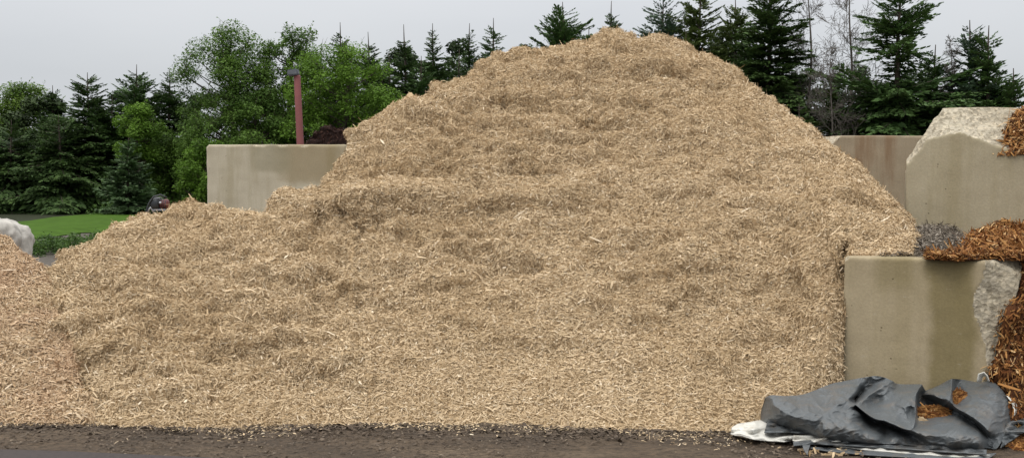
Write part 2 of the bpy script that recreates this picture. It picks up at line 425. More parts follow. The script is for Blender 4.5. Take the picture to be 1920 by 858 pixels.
# ------------------------------------------------------------------ main wood-chip pile
BHZ = U(1583, 481, 5.69).z
SIL = [(-140, 800), (-90, 750), (-30, 660), (20, 590), (60, 530), (83, 500), (112, 490), (123, 474), (137, 460), (172, 453), (198, 435), (210, 417), (233, 415), (268, 405), (291, 408), (309, 400),
       (319, 381), (340, 377), (364, 374), (382, 377), (405, 382), (440, 391), (475, 400), (494, 397), (505, 388), (515, 376), (525, 364), (538, 356), (559, 358), (580, 349), (601, 349), (622, 326), (640, 309),
       (646, 288), (653, 253), (667, 242), (680, 235), (692, 214), (704, 207), (726, 194), (749, 190), (782, 180), (813, 167), (824, 158), (842, 149), (848, 141), (872, 136), (890, 129),
       (904, 119), (921, 117), (930, 102), (948, 105), (980, 96), (996, 96), (1025, 86), (1054, 84), (1069, 74), (1104, 74), (1121, 63), (1142, 54), (1162, 60), (1180, 67), (1194, 77),
       (1221, 74), (1238, 71), (1250, 77), (1282, 84), (1299, 96), (1323, 100), (1352, 117), (1373, 128), (1390, 147), (1413, 155), (1432, 174), (1450, 185), (1475, 205), (1515, 230),
       (1525, 245), (1550, 270), (1610, 316), (1661, 361), (1691, 396), (1700, 428), (1706, 450), (1712, 474)]
TOE = [(-140, 801), (0, 797), (120, 796), (260, 801), (360, 806), (500, 800), (700, 797), (900, 797), (1080, 804), (1250, 810), (1370, 812), (1450, 800), (1560, 790), (1584, 788), (1591, 479, BHZ), (1712, 479, BHZ)]
def pw_main(px): return np.where(px < 1584, 1.22, 1.35)
def ledge_w(px):
    q = np.clip((px - 1440) / 140, 0, 1)
    return np.where(px < 1588, q * q * (3 - 2 * q), 0)
FEATS = [(760, 322, 170, 16, -.05), (760, 372, 190, 20, .07), (560, 385, 60, 14, .05), (695, 425, 26, 13, -.11), (660, 407, 14, 8, -.07), (790, 462, 14, 7, -.05), (610, 520, 16, 8, -.05),
         (1152, 90, 22, 9, -.09), (1140, 66, 24, 10, .05), (935, 188, 30, 10, -.08), (1105, 238, 30, 9, -.07), (1085, 185, 30, 8, -.04), (1265, 140, 40, 9, -.06), (1295, 160, 20, 7, -.05), (1410, 550, 16, 6, -.06),
         (350, 415, 28, 12, -.06), (430, 470, 30, 8, -.04), (1345, 165, 24, 7, -.05), (1570, 300, 16, 16, -.05), (860, 250, 40, 9, -.05), (1000, 320, 50, 9, -.05), (520, 640, 26, 9, -.05), (130, 720, 16, 10, -.05), (1180, 520, 40, 8, -.04)]
P1 = heap_grid(SIL, TOE, 900, 420, pw_main, .70, back_limit=lambda px: np.where(px > 1440, 9.85, 12.7), seed=3, dref=5.5, ledge=ledge_w, rough_px=3.5, feats=FEATS)
wf = np.ones(P1.shape[:2]); wf[:, 420:] = .12
# nearer chips show larger: spread a little more of them low on the slope
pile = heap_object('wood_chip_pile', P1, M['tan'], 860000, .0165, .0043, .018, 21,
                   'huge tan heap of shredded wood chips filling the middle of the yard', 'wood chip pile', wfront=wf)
SIL2 = [(-420, 330), (-200, 385), (-60, 425), (0, 441), (20, 450), (42, 470), (60, 478), (83, 500), (100, 545), (130, 640), (160, 740), (175, 797)]
TOE2 = [(-420, 797), (0, 799), (175, 799)]
P2 = heap_grid(SIL2, TOE2, 300, 260, 1.2, .70, seed=41)
w2 = np.ones(P2.shape[:2]); w2[:, 260:] = .1; w2[:60] = .25
heap_object('wood_chip_pile', P2, M['tan2'], 170000, .0175, .0045, .018, 22,
            'smaller reddish tan chip heap at the left edge below the white boulder', 'wood chip pile', wfront=w2)

# ------------------------------------------------------------------ concrete blocks
def cube_grid(w, l, h, s):
    """box 0..w, 0..l, 0..h as six welded-looking grids"""
    Vs, Fs, off = [], [], 0
    def face(o, a, b, la, lb):
        nonlocal off
        na, nb = max(2, int(la / s) + 1), max(2, int(lb / s) + 1)
        ia, ib = np.meshgrid(np.linspace(0, 1, na), np.linspace(0, 1, nb), indexing='ij')
        V = np.array(o) + ia[..., None] * np.array(a) + ib[..., None] * np.array(b)
        Vs.append(V.reshape(-1, 3)); Fs.append(grid_faces(na, nb, off)); off += na * nb
    face((0, 0, 0), (w, 0, 0), (0, 0, h), w, h); face((0, l, 0), (0, 0, h), (w, 0, 0), h, w)
    face((0, 0, 0), (0, 0, h), (0, l, 0), h, l); face((w, 0, 0), (0, l, 0), (0, 0, h), l, h)
    face((0, 0, h), (w, 0, 0), (0, l, 0), w, l); face((0, 0, 0), (0, l, 0), (w, 0, 0), l, w)
    return np.concatenate(Vs), np.concatenate(Fs)
def block(origin, rot, w, l, h, planes, mat, label, seed, s=.012, group=None, rnd=.018, lean=0):
    V, F = cube_grid(w, l, h, s)
    brk = np.zeros(len(V))
    # worn, slightly rounded arrises
    for ax, mx in ((0, w), (1, l), (2, h)):
        pass
    c = np.array([w, l, h]) / 2; q = V - c
    r = rnd * (1 + .8 * fbm(V, 5, 3, seed + 50))
    inner = c[None, :] - r[:, None]
    cl = np.clip(q, -inner, inner); dlt = q - cl; ln = np.linalg.norm(dlt, axis=1)
    m = ln > 1e-9
    q[m] = cl[m] + dlt[m] / ln[m][:, None] * np.minimum(ln[m], r[m])[:, None]
    V = q + c
    for (n, p, a, sc) in planes:
        n = np.array(n, float); n /= np.linalg.norm(n)
        d = (V - np.array(p)) @ n + a * fbm(V, sc, 4, seed + int(p[0] * 100))
        hit = d > 0
        V[hit] -= n * d[hit][:, None]
        brk[hit & (d > .002)] = 1
    V += .004 * np.stack([fbm(V, 6, 3, seed + k) for k in range(3)], 1)
    bm_ = brk > 0
    V[bm_] += (.012 * np.stack([fbm(V[bm_], 22, 4, seed + 20 + k) for k in range(3)], 1))
    midx = (brk[F].mean(1) > .5).astype(int)
    o = mesh_np('concrete_block', V, F, [mat, M['broken']], None, True, None, midx)
    o.location = origin; o.rotation_euler = (0, lean, rot)
    return tag(o, label, 'concrete block', group)
BG = 'concrete blocks of the storage bay walls'
A = U(1583, 481, 5.69)
BH = A.z
RA = -math.radians(22)
block((A.x, A.y, 0), RA, .94, 1.60, BH,
      [((.36, -.93, .03), (.725, 0, .5), .022, 3), ((.55, -.60, .75), (.76, 0, .87), .025, 5), ((1, -.10, -.20), (.93, .2, .86), .02, 4), ((-.6, -.3, .7), (.01, 0, BH - .02), .01, 8)],
      M['conA'], 'low concrete block behind the grey tarp, olive streak down its face, broken right edge', 3, .009, BG)
B = U(1697, 446, 7.1)
block((B.x, B.y, B.z), -math.radians(21), 1.83, .94, .93,
      [((-.80, .06, .47), (0, 0, .54), .03, 2.5), ((-.6, -.7, .42), (.0, .04, .56), .03, 3), ((.25, -.70, .65), (.38, 0, .735), .03, 2.5), ((-.12, -.72, .66), (.25, 0, .73), .02, 3)],
      M['conB'], 'upper concrete block with pale broken top edge and sloping left corner', 9, .013, BG)
block((B.x + .02, B.y + .03, 0), -math.radians(21), 1.83, .94, B.z - .004, [], M['conB'],
      'base concrete block carrying the upper block, buried in grey and orange mulch', 19, .04, BG)
C0 = U(1553, 254, 10.1)
block((C0.x, C0.y, C0.z - .93), math.radians(1.5), 1.83, .9, .93,
      [((-.7, -.2, .7), (.10, 0, .90), .02, 3), ((0, -.7, .7), (0, 0, .925), .008, 5)],
      M['conC'], 'brown stained concrete block at the back right, behind the chip pile', 29, .016, BG)
block((C0.x + .02, C0.y + .01, 0), math.radians(1.5), 1.83, .9, C0.z - .934, [], M['conC'],
      'lowest back right concrete block, under the brown stained one', 39, .05, BG)
D0 = U(386, 271, 13.0)
block((D0.x, D0.y, D0.z - .95), -math.radians(2), 1.84, .9, .95,
      [((-.7, -.3, .7), (.02, 0, .92), .01, 6), ((0, -.7, .72), (0, 0, .935), .03, 7)],
      M['conD'], 'pale rear concrete block left of the pile, in front of the red post', 49, .016, BG, rnd=.03)
block((D0.x - .01, D0.y + .01, 0), -math.radians(2), 1.84, .9, D0.z - .954, [], M['conD'],
      'bottom rear concrete block left of the pile, mostly sunk behind chips', 59, .05, BG)

# ------------------------------------------------------------------ mulch on and beside the blocks
def mulch(sil, toe, ridge, n, mat, label, seed, nu=120, nt_=90, power=1.5, zf=0, L=.029, W=.0075, toe_z=0, amp=.8, wleft=None, backslope=.6, name='mulch_heap', bl=None, tonemu=.5):
    P = heap_grid(sil, toe, nu, nt_, power, .7, ridge=ridge, seed=seed, zfloor=zf, toe_z=toe_z, amp=amp, backslope=backslope, rough_px=4, back_limit=bl)
    w = np.ones(P.shape[:2]); w[:, nt_:] = .3
    if wleft is not None:
        pxs = np.linspace(sil[0][0], sil[-1][0], nu); w[pxs > wleft] = .6
    return heap_object(name, P, mat, n, L, W, .03, seed, label, 'mulch heap', wfront=w, base_tone=.1, tonemu=tonemu, tonesd=.27, stick=.14)
ZL = BH
mulch([(1835, 770), (1852, 712), (1866, 650), (1884, 600), (1902, 562), (1915, 535), (1921, 500), (1950, 450), (1990, 395), (2060, 290), (2300, 130), (2480, 300), (2700, 700)],
      [(1835, 800), (1900, 822), (2000, 815), (2700, 815)], [(1835, 5.3), (1860, 5.42), (1885, 5.36), (1920, 5.45), (1950, 5.9), (2000, 6.5), (2300, 7.6), (2700, 6.2)],
      80000, M['orange'], 'orange mulch heap spilling down the right side of the low concrete block', 71, power=1.3, wleft=1990, zf=0)
mulch([(1735, 489), (1765, 473), (1790, 459), (1812, 455), (1832, 440), (1850, 428), (1875, 419), (1920, 424), (2000, 410)],
      [(1735, 486, ZL), (1790, 489, ZL), (1860, 487, ZL), (1920, 488, ZL), (2000, 490, ZL)], [(1735, 5.75), (1800, 6.1), (1850, 6.5), (1920, 6.75), (2000, 6.8)],
      30000, M['orange'], 'orange mulch spread over the top of the low concrete block', 73, power=1.3, zf=ZL - .05, toe_z=ZL, wleft=1990, amp=.6)
mulch([(1858, 288), (1872, 266), (1888, 246), (1903, 226), (1912, 216), (1925, 206), (1980, 180), (2050, 160), (2120, 230), (2150, 285)],
      [(1858, 292, U(1858, 292, 6.93).z), (1890, 291, U(1890, 291, 6.87).z), (1925, 290, U(1925, 290, 6.82).z), (2150, 290, U(2150, 290, 6.5).z)], [(1858, 6.98), (1890, 6.97), (1925, 7.08), (2080, 7.2), (2150, 6.8)],
      14000, M['orange'], 'orange mulch lying on the broken top of the upper concrete block', 75, power=1.3, zf=B.z + .55, wleft=1990, amp=.5)
mulch([(1655, 480), (1662, 476), (1672, 468), (1685, 456), (1712, 446), (1735, 434), (1758, 436), (1785, 446), (1808, 462), (1830, 480)],
      [(1655, 481, ZL), (1700, 480, ZL), (1760, 482, ZL), (1830, 488, ZL)], [(1655, 6.1), (1690, 6.5), (1740, 6.85), (1790, 6.6), (1830, 6.2)],
      15000, M['greychip'], 'grey weathered mulch between the chip pile and the upper concrete block', 77, power=1.2, zf=ZL - .02, amp=.7, L=.026, W=.004, bl=7.3)
mulch([(560, 276), (578, 262), (590, 250), (604, 240), (620, 236), (640, 240), (665, 243), (700, 236), (760, 250)],
      [(560, 425), (760, 425)], [(560, 15.2), (620, 16.2), (760, 16.2)], 9000, M['brownmulch'], 'dark brown mulch heap behind the pale rear block', 79, L=.07, W=.02, zf=0, nu=90, nt_=50)

# ------------------------------------------------------------------ ground
def sheet(name, pts, z, mat, kind='structure'):
    me = bpy.data.meshes.new(name); me.from_pydata([(x, y, z) for x, y in pts], [], [tuple(range(len(pts)))])
    o = link(name, me, mat); tag(o, kind=kind); return o
# yard near the camera gets real ruts and crumbs
gx = np.linspace(-3.6, 3.6, 520); gy = np.linspace(2.6, 7.0, 300)
GX, GY = np.meshgrid(gx, gy, indexing='ij')
GP = np.stack([GX, GY, GX * 0], -1)
fade = np.clip(np.minimum.reduce([GX + 3.6, 3.6 - GX, GY - 2.6, 7.0 - GY]) * 3, 0, 1)
GP[..., 2] = fade * (.006 + .010 * fbm(GP * np.array([.5, 1.6, 1]), 3.4, 4, 5, .6) + .008 * np.maximum(0, fbm(GP * np.array([.6, 1.6, 1]), 11, 3, 8)) * np.exp(-((GY - 5.3) / .35) ** 2) * 2 + .004 * fbm(GP, 20, 3, 9))
big = [(-400, -30), (400, -30), (400, 600), (-400, 600)]
Vg = [(-400, -30, 0), (400, -30, 0), (400, 2.6, 0), (-400, 2.6, 0), (-400, 7, 0), (400, 7, 0), (400, 600, 0), (-400, 600, 0), (-3.6, 2.6, 0), (3.6, 2.6, 0), (3.6, 7, 0), (-3.6, 7, 0)]
Fg = [(0, 1, 2, 3), (4, 5, 6, 7), (3, 8, 11, 4), (9, 2, 5, 10)]
nV = len(Vg)
o = mesh_np('ground', np.concatenate([np.array(Vg, float), GP.reshape(-1, 3)]), np.concatenate([np.array(Fg), grid_faces(520, 300, nV)]), M['ground'], None, True)
tag(o, kind='structure')
# flat dark sheet over the ground by the camera, ending at the lower left
r0 = UG(-60, 848); r1 = UG(130, 853); r2 = UG(300, 861)
sheet('road', [(-9, -5), (3, -5), (2.2, 4.2), (r2.x, r2.y), (r1.x, r1.y), (r0.x, r0.y), (-9, r0.y + .2)], .022, M['wetroad'])
# soil bank, lawn and woodland floor beyond
sheet('woodland_ground', [(-120, 28), (-14, 28), (-4, 30), (30, 30), (120, 26), (160, 300), (-160, 300)], .02, M['litter'])
lw = [UG(20, 452), UG(70, 449), UG(110, 444), UG(150, 438), UG(200, 438), UG(260, 436), UG(330, 432), UG(420, 425), UG(300, 401), UG(232, 399), UG(160, 403), UG(100, 408), UG(50, 416), UG(-60, 425)]
nr, = [12]
cen = sum(lw, Vector()) / len(lw)
V = [(cen.x, cen.y, .45)]; 
def ring(f, z): return [(cen.x + (p.x - cen.x) * f, cen.y + (p.y - cen.y) * f, z) for p in lw]
for f, z in ((.3, .42), (.6, .33), (.85, .16), (1.0, .03)): V += ring(f, z * .35 + .02)
V[0] = (cen.x, cen.y, .18)
F = []; n = len(lw)
for i in range(n): F.append((0, 1 + i, 1 + (i + 1) % n))
for k in range(3):
    for i in range(n):
        a = 1 + k * n; F.append((a + i, a + n + i, a + n + (i + 1) % n, a + (i + 1) % n))
me = bpy.data.meshes.new('lawn'); me.from_pydata(V, [], F); o = link('lawn', me, M['lawn'], smooth=True); tag(o, kind='structure')
sheet('soil_strip', [tuple(UG(60, 505).xy), tuple(UG(150, 505).xy), tuple(UG(330, 470).xy), tuple(UG(330, 434).xy), tuple(UG(150, 434).xy), tuple(UG(64, 452).xy)], .012, M['soilbank'])

# chips scattered over the dirt in front of the pile
def scatter(n, xr, edge_d, spread, seed, mat, L, W, label, cat, tonemu=.55, region=None, zf=.012):
    r = np.random.default_rng(seed)
    x = r.uniform(xr[0], xr[1], n)
    d = edge_d(x) - np.abs(r.normal(0, spread, n)) * (1 + .8 * vnoise(np.stack([x, x * 0, x * 0], 1), 2.2, seed))
    g = np.zeros((n, 3)); g[:, 0] = x; g[:, 1] = d
    g[:, 2] = zf + .006 * r.random(n)
    a = r.uniform(0, math.pi, n); ti = r.normal(0, .2, n)
    e = np.stack([np.cos(a) * np.cos(ti), np.sin(a) * np.cos(ti), np.sin(ti)], 1)
    s = np.stack([-np.sin(a), np.cos(a), r.normal(0, .3, n)], 1)
    ln = (L * np.exp(r.normal(0, .4, n)))[:, None]; wd = (W * np.exp(r.normal(0, .4, n)))[:, None]
    bowz = np.array([0, 0, 1.0]) * ln * .08
    vs = [g - e * ln / 2 - s * wd * .3, g - e * ln / 2 + s * wd * .3, g - s * wd / 2 + bowz, g + s * wd / 2 + bowz, g + e * ln / 2 - s * wd * .3, g + e * ln / 2 + s * wd * .3]
    V = np.stack(vs, 1).reshape(-1, 3); b = (np.arange(n) * 6)[:, None]
    F = np.concatenate([b + np.array([[0, 1, 3, 2]]), b + np.array([[2, 3, 5, 4]])], 1).reshape(-1, 4)
    o = mesh_np('scattered_chips' if cat == 'wood chips' else 'soil_crumbs', V, F, mat, None, False, {'tone': np.repeat(np.clip(r.normal(tonemu, .22, n), 0, 1), 6)})
    return tag(o, label, cat, kind='stuff')
toe_d = P1[:, 0, 1]; toe_x = P1[:, 0, 0]
ed = lambda x: np.interp(x, toe_x, toe_d)
scatter(5200, (-2.9, 1.7), lambda x: ed(x) + .03, .10, 5, M['tan'], .015, .0042, 'loose tan wood chips strewn over dirt along the foot of the pile', 'wood chips', .6)
scatter(6000, (-2.9, 2.6), lambda x: ed(np.clip(x, -2.9, 1.5)) - .02, .38, 7, M['soilchip'], .014, .008, 'small crumbs and grit scattered across the dirt before the pile', 'soil crumbs', .42, zf=.012)
scatter(1500, (-2.9, 2.6), lambda x: ed(x) - .02, .12, 6, M['soilchip'], .026, .011, 'dark damp crumbs of soil along the foot of the pile', 'soil crumbs', .3, zf=.014)

# ------------------------------------------------------------------ boulder
def boulder():
    bm = bmesh.new(); bmesh.ops.create_icosphere(bm, subdivisions=5, radius=1)
    c = U(-15, 440, 12.2); 
    for v in bm.verts:
        p = v.co.copy()
        p = Vector([math.copysign(abs(t) ** .55, t) for t in p])
        k = 1 + .12 * mnoise.fractal(p * 1.6 + Vector((3, 1, 7)), 1, 2, 4) - .05 * abs(mnoise.fractal(p * 5, 1, 2, 4))
        v.co = Vector((p.x * .50 * k, p.y * .45 * k, p.z * .50 * k))
    me = bpy.data.meshes.new('boulder'); bm.to_mesh(me); bm.free()
    o = link('boulder', me, M['rock'], smooth=True)
    zt = U(20, 409, 12.2).z
    o.location = (U(16, 440, 12.2).x - .31, 12.2, zt - .50)
    o.rotation_euler = (0, .06, .2)
    tag(o, 'whitish boulder above the reddish chip heap at the left edge', 'boulder')
    for f in me.polygons: pass
boulder()

# ------------------------------------------------------------------ red post with lamp head
def tube_mesh(pts, radii, seg=14, cap=True):
    V, F = [], []
    pts = [Vector(p) for p in pts]
    for i, p in enumerate(pts):
        a = pts[max(0, i - 1)]; b = pts[min(len(pts) - 1, i + 1)]
        t = (b - a).normalized(); u = t.orthogonal().normalized() if i == 0 else (u - t * u.dot(t)).normalized()
        w = t.cross(u)
        for k in range(seg):
            q = 2 * math.pi * k / seg
            V.append(p + (u * math.cos(q) + w * math.sin(q)) * radii[i])
    for i in range(len(pts) - 1):
        for k in range(seg):
            F.append((i * seg + k, i * seg + (k + 1) % seg, (i + 1) * seg + (k + 1) % seg, (i + 1) * seg + k))
    if cap:
        F.append(tuple(range(seg))[::-1]); F.append(tuple((len(pts) - 1) * seg + k for k in range(seg)))
    return [tuple(v) for v in V], F
def obj_py(name, V, F, mat, parent=None, smooth=True, bevel=0):
    me = bpy.data.meshes.new(name); me.from_pydata(V, [], F); me.update()
    if bevel:
        bm = bmesh.new(); bm.from_mesh(me); bmesh.ops.bevel(bm, geom=bm.edges[:], offset=bevel, segments=2, affect='EDGES'); bm.to_mesh(me); bm.free()
    return link(name, me, mat, parent, smooth)
def boxvf(c, s, R=None):
    V = []
    for x in (-.5, .5):
        for y in (-.5, .5):
            for z in (-.5, .5):
                p = Vector((x * s[0], y * s[1], z * s[2]))
                if R: p = R @ p
                V.append(tuple(Vector(c) + p))
    return V, [(0, 1, 3, 2), (4, 6, 7, 5), (0, 4, 5, 1), (2, 3, 7, 6), (0, 2, 6, 4), (1, 5, 7, 3)]
top = U(557, 141, 14.4); bot = U(563, 270, 14.4)
dirv = (bot - top) / (top.z - bot.z); base = top + dirv * top.z
post = empty('lamp_post', (base.x, base.y, 0), 'faded red post with a small grey lamp head behind the pale rear block', 'lamp post')
V, F = tube_mesh([base, base + (top - base) * .5, top - Vector((0, 0, .02)), top], [.057, .054, .047, .043], 18)
obj_py('pole', V, F, M['redpaint'], post)
V, F = tube_mesh([base + Vector((0, 0, .0)), base + Vector((0, 0, .03))], [.10, .10], 16); obj_py('base_plate', V, F, M['lamp'], post, False)
R = Matrix.Rotation(-.12, 3, 'Y')
V, F = boxvf(U(550, 136.5, 14.38), (.155, .13, .085), R); lh = obj_py('lamp_head', V, F, M['lamp'], post, False, .014)
V, F = boxvf(U(545, 136, 14.30), (.10, .012, .05), R); obj_py('lens', V, F, M['glass'], lh, False)
V, F = tube_mesh([U(549, 140, 14.38), U(556, 143, 14.4)], [.02, .02], 10); obj_py('bracket', V, F, M['lamp'], post)

# ------------------------------------------------------------------ small petrol motor on the pile crest
dm = 7.45
eng = empty('petrol_engine', tuple(U(297, 407, dm)), 'small black and red motor with silver handle on the left crest of the pile', 'engine')
def ell(c, r, sq=.8, sub=3):
    bm = bmesh.new(); bmesh.ops.create_icosphere(bm, subdivisions=sub, radius=1)
    V = []
    for v in bm.verts:
        p = [math.copysign(abs(t) ** sq, t) for t in v.co]
        V.append((c[0] + p[0] * r[0], c[1] + p[1] * r[1], c[2] + p[2] * r[2]))
    F = [tuple(q.index for q in f.verts) for f in bm.faces]; bm.free(); return V, F
s = dm / FPX
def E(px, py, dd=0): return U(px, py - 5, dm + dd)
V, F = ell(E(292, 387), (9.5 * s, .05, 10 * s), .55); obj_py('housing', V, F, M['blackpl'], eng)
V, F = tube_mesh([E(302, 388), E(304, 388), E(314, 387), E(316, 387)], [8.0 * s, 9.2 * s, 9.2 * s, 7.5 * s], 20); obj_py('cylinder', V, F, M['enginered'], eng)
for k in range(3):
    V, F = tube_mesh([E(304.5 + 4 * k, 388), E(305.6 + 4 * k, 388)], [9.9 * s, 9.9 * s], 20); obj_py('fin', V, F, M['blackpl'], eng)
V, F = boxvf(E(295, 376), (14 * s, .05, 2.4 * s)); obj_py('top_cover', V, F, M['silver'], eng, False, .002)
V, F = tube_mesh([E(274, 410, -.05), E(275, 398, -.05), E(280, 385, -.05), E(288, 374, -.05), E(301, 370, -.05), E(313, 376, -.03)], [1.7 * s] * 6, 8)
obj_py('guard_bar', V, F, M['blackpl'], eng)
V, F = tube_mesh([E(274, 411, -.04), E(277, 401, -.04), E(283, 393, -.04), E(286, 400, -.03), E(292, 407, -.02)], [1.9 * s] * 5, 8)
obj_py('handle', V, F, M['silver'], eng)
V, F = ell(E(300.5, 385, -.055), (2.4 * s, .01, 2.2 * s)); obj_py('cap', V, F, M['silver'], eng)
V, F = boxvf(E(300, 398), (26 * s, .06, 3.0 * s)); obj_py('skid', V, F, M['silver'], eng, False, .002)

# ------------------------------------------------------------------ tarp
def bd(py): return 5.05 + (835 - py) / 135 * .30
def tarp():
    root = empty('crumpled_tarp', tuple(UG(1650, 842)), 'crumpled grey tarpaulin with white underside heaped before the low block', 'tarp')
    # name: (px, py, offset towards (-) or away from (+) the camera)
    P = [
     # outline, clockwise from the left top corner
     (1438, 738, .00), (1460, 741, -.01), (1485, 742, .02), (1518, 737, .03), (1545, 722, .05), (1575, 715, .05), (1600, 710, .04), (1630, 705, .02), (1645, 703, .00), (1662, 708, .00), (1675, 714, -.01),   # 0-10
     (1680, 719, .06), (1700, 720, .05), (1725, 719, .00), (1729, 720, -.02), (1736, 733, .07), (1752, 728, .03), (1770, 719, .01), (1785, 709, -.02), (1800, 710, .05), (1828, 714, .06), (1850, 712, .05),    # 11-21
     (1862, 713, .02), (1876, 726, .00), (1890, 744, .01), (1899, 764, .02), (1900, 778, .03), (1894, 792, .02), (1884, 815, -.02), (1874, 834, -.05), (1868, 842, -.05), (1850, 850, -.02),                  # 22-31
     (1820, 846, -.06), (1780, 842, -.07), (1740, 837, -.07), (1700, 833, -.07), (1660, 831, -.07), (1620, 829, -.07), (1580, 826, -.06), (1545, 821, -.04), (1515, 813, -.02), (1485, 805, .0),              # 32-41
     (1462, 794, .00), (1441, 783, .01), (1436, 768, .04), (1437, 752, .03),                                                                                                               # 42-45
     # left lobe
     (1450, 757, -.05), (1478, 752, -.05), (1470, 775, -.07), (1500, 770, -.07), (1532, 758, -.045), (1550, 745, .00), (1520, 790, -.09), (1490, 795, -.05),          # 46-53
     (1565, 735, -.01), (1598, 732, -.02), (1604, 738, -.03), (1612, 724, .03), (1545, 780, -.07), (1570, 757, -.06), (1590, 750, -.06), (1560, 805, -.10), (1530, 806, -.06), # 54-62
     # dark hole and bright strip
     (1602, 748, .10), (1608, 742, .10), (1625, 728, .06), (1640, 716, .02), (1622, 745, -.04), (1604, 758, -.07), (1650, 727, -.03), (1632, 768, -.03), (1640, 748, .02),  # 63-71
     # rounded lower bump
     (1595, 768, -.08), (1580, 775, -.06), (1612, 772, -.06), (1620, 786, -.03), (1590, 795, -.11), (1620, 808, -.09), (1600, 820, -.10),   # 72-78
     # hem of the middle flap: upper line near, lower line far
     (1640, 787, -.11), (1655, 786, -.10), (1680, 797, -.12), (1712, 811, -.12), (1606, 762, .00), (1624, 780, .03), (1640, 791, .02), (1660, 793, .01), (1680, 802, .00), (1712, 815, -.03),   # 79-88
     # middle flap body
     (1680, 735, .0), (1660, 750, -.02), (1697, 757, -.09), (1690, 775, -.06), (1700, 785, -.07), (1716, 737, -.05), (1717, 760, -.07), (1716, 790, -.10), (1708, 768, -.04),     # 89-97
     # valley holding mulch
     (1721, 740, .06), (1722, 765, .03), (1722, 790, -.02), (1745, 748, .09), (1765, 765, .05), (1745, 775, .02), (1770, 780, -.02), (1740, 800, -.08), (1765, 815, -.11),  # 98-106
     # right of centre fold
     (1740, 738, -.01), (1760, 745, -.05), (1776, 735, -.04), (1783, 760, -.06), (1779, 752, -.08), (1784, 732, -.04), (1776, 765, .03),                       # 107-113
     # big right flap
     (1790, 722, .07), (1789, 745, .03), (1790, 760, -.02), (1812, 732, .0), (1840, 730, -.01), (1860, 745, -.03), (1830, 760, -.06), (1865, 775, -.05), (1805, 770, -.07), (1830, 785, -.09), (1850, 802, -.11), (1856, 812, -.12),   # 114-125
     (1800, 775, .00), (1826, 791, -.01), (1846, 808, -.02), (1852, 818, -.03), (1880, 795, -.02), (1872, 815, -.05),                                               # 126-131
     # lower right sheet
     (1790, 800, -.10), (1815, 815, -.12), (1840, 825, -.12), (1800, 828, -.13), (1740, 820, -.12), (1680, 818, -.11), (1640, 815, -.11), (1838, 808, -.06),        # 132-139
    ]
    edges = [(i, (i + 1) % 46) for i in range(46)]
    edges += [(79, 80), (80, 81), (81, 82), (83, 84), (84, 85), (85, 86), (86, 87), (87, 88), (68, 79), (68, 83), (64, 63), (63, 68), (69, 67), (67, 68),
              (94, 95), (95, 96), (98, 99), (99, 100), (96, 82), (122, 123), (123, 124), (124, 125), (126, 127), (127, 128), (128, 129), (110, 122), (91, 92), (91, 93), (14, 94), (15, 98),
              (52, 58), (58, 59), (59, 60), (46, 48), (48, 52), (72, 74), (74, 75), (18, 112), (112, 110), (114, 115), (115, 116), (107, 109), (107, 111), (10, 69), (9, 66), (66, 65)]
    co = [Vector((p[0], -p[1])) for p in P]
    vo, eo, fo, ov, oe, _ = delaunay_2d_cdt(co, edges, [list(range(46))][0:0] or [], 0, 1e-4)
    # keep triangles inside outline
    poly = [co[i] for i in range(46)]
    def inside(q):
        c = False
        for i in range(46):
            a, b = poly[i], poly[i - 1]
            if (a.y > q.y) != (b.y > q.y) and q.x < (b.x - a.x) * (q.y - a.y) / (b.y - a.y) + a.x: c = not c
        return c
    off = []
    for i, v in enumerate(vo):
        src = ov[i]
        if src: off.append(P[src[0]][2])
        else:
            ds = sorted(((v - co[k]).length, P[k][2]) for k in range(len(P)))[:2]
            off.append((ds[0][1] * ds[1][0] + ds[1][1] * ds[0][0]) / (ds[0][0] + ds[1][0] + 1e-6))
    tris = [f for f in fo if inside(sum((vo[i] for i in f), Vector((0, 0))) / 3)]
    bm = bmesh.new()
    vs = [bm.verts.new((v.x, v.y, off[i] * 2500)) for i, v in enumerate(vo)]
    for f in tris:
        try: bm.faces.new([vs[i] for i in f])
        except ValueError: pass
    for v in [v for v in bm.verts if not v.link_faces]: bm.verts.remove(v)
    # the sheet curves softly between its creases and stays sharp along them
    bm.edges.ensure_lookup_table()
    creased = set()
    for e, src in zip(eo, oe):
        if src: creased.add(frozenset((tuple(round(t, 2) for t in vo[e[0]]), tuple(round(t, 2) for t in vo[e[1]]))))
    cl = bm.edges.layers.float.new('crease_edge')
    for e in bm.edges:
        k = frozenset(tuple((round(v.co.x, 2), round(v.co.y, 2))) for v in e.verts)
        e[cl] = 1.0 if e.is_boundary else (.8 if k in creased else 0.0)
    tmp = bpy.data.meshes.new('tmp'); bm.to_mesh(tmp); bm.free()
    to = bpy.data.objects.new('tmp', tmp); COL.objects.link(to)
    md = to.modifiers.new('s', 'SUBSURF'); md.levels = 4; md.render_levels = 4
    ev = to.evaluated_get(bpy.context.evaluated_depsgraph_get()); em = ev.to_mesh()
    bm = bmesh.new(); bm.from_mesh(em); ev.to_mesh_clear()
    bpy.data.objects.remove(to); bpy.data.meshes.remove(tmp)
    bm.normal_update()
    for v in bm.verts:
        px, py, of = v.co.x, -v.co.y, v.co.z / 1000
        w = Vector((px * .018, py * .03, 0))
        of += .010 * mnoise.noise(Vector((px * .02 + py * .035, px * .03 - py * .02, 3))) - .013 * (1 - abs(mnoise.noise(Vector((px * .035 - py * .03, py * .05 + px * .02, 11))))) ** 5 - .007 * (1 - abs(mnoise.noise(Vector((px * .06 + py * .07, py * .09 - px * .03, 21))))) ** 6 + .003 * mnoise.noise(Vector((px * .09, py * .12 + px * .03, 7)))
        p = U(px, py, bd(py) + of)
        p.z = max(p.z, .018)
        v.co = p
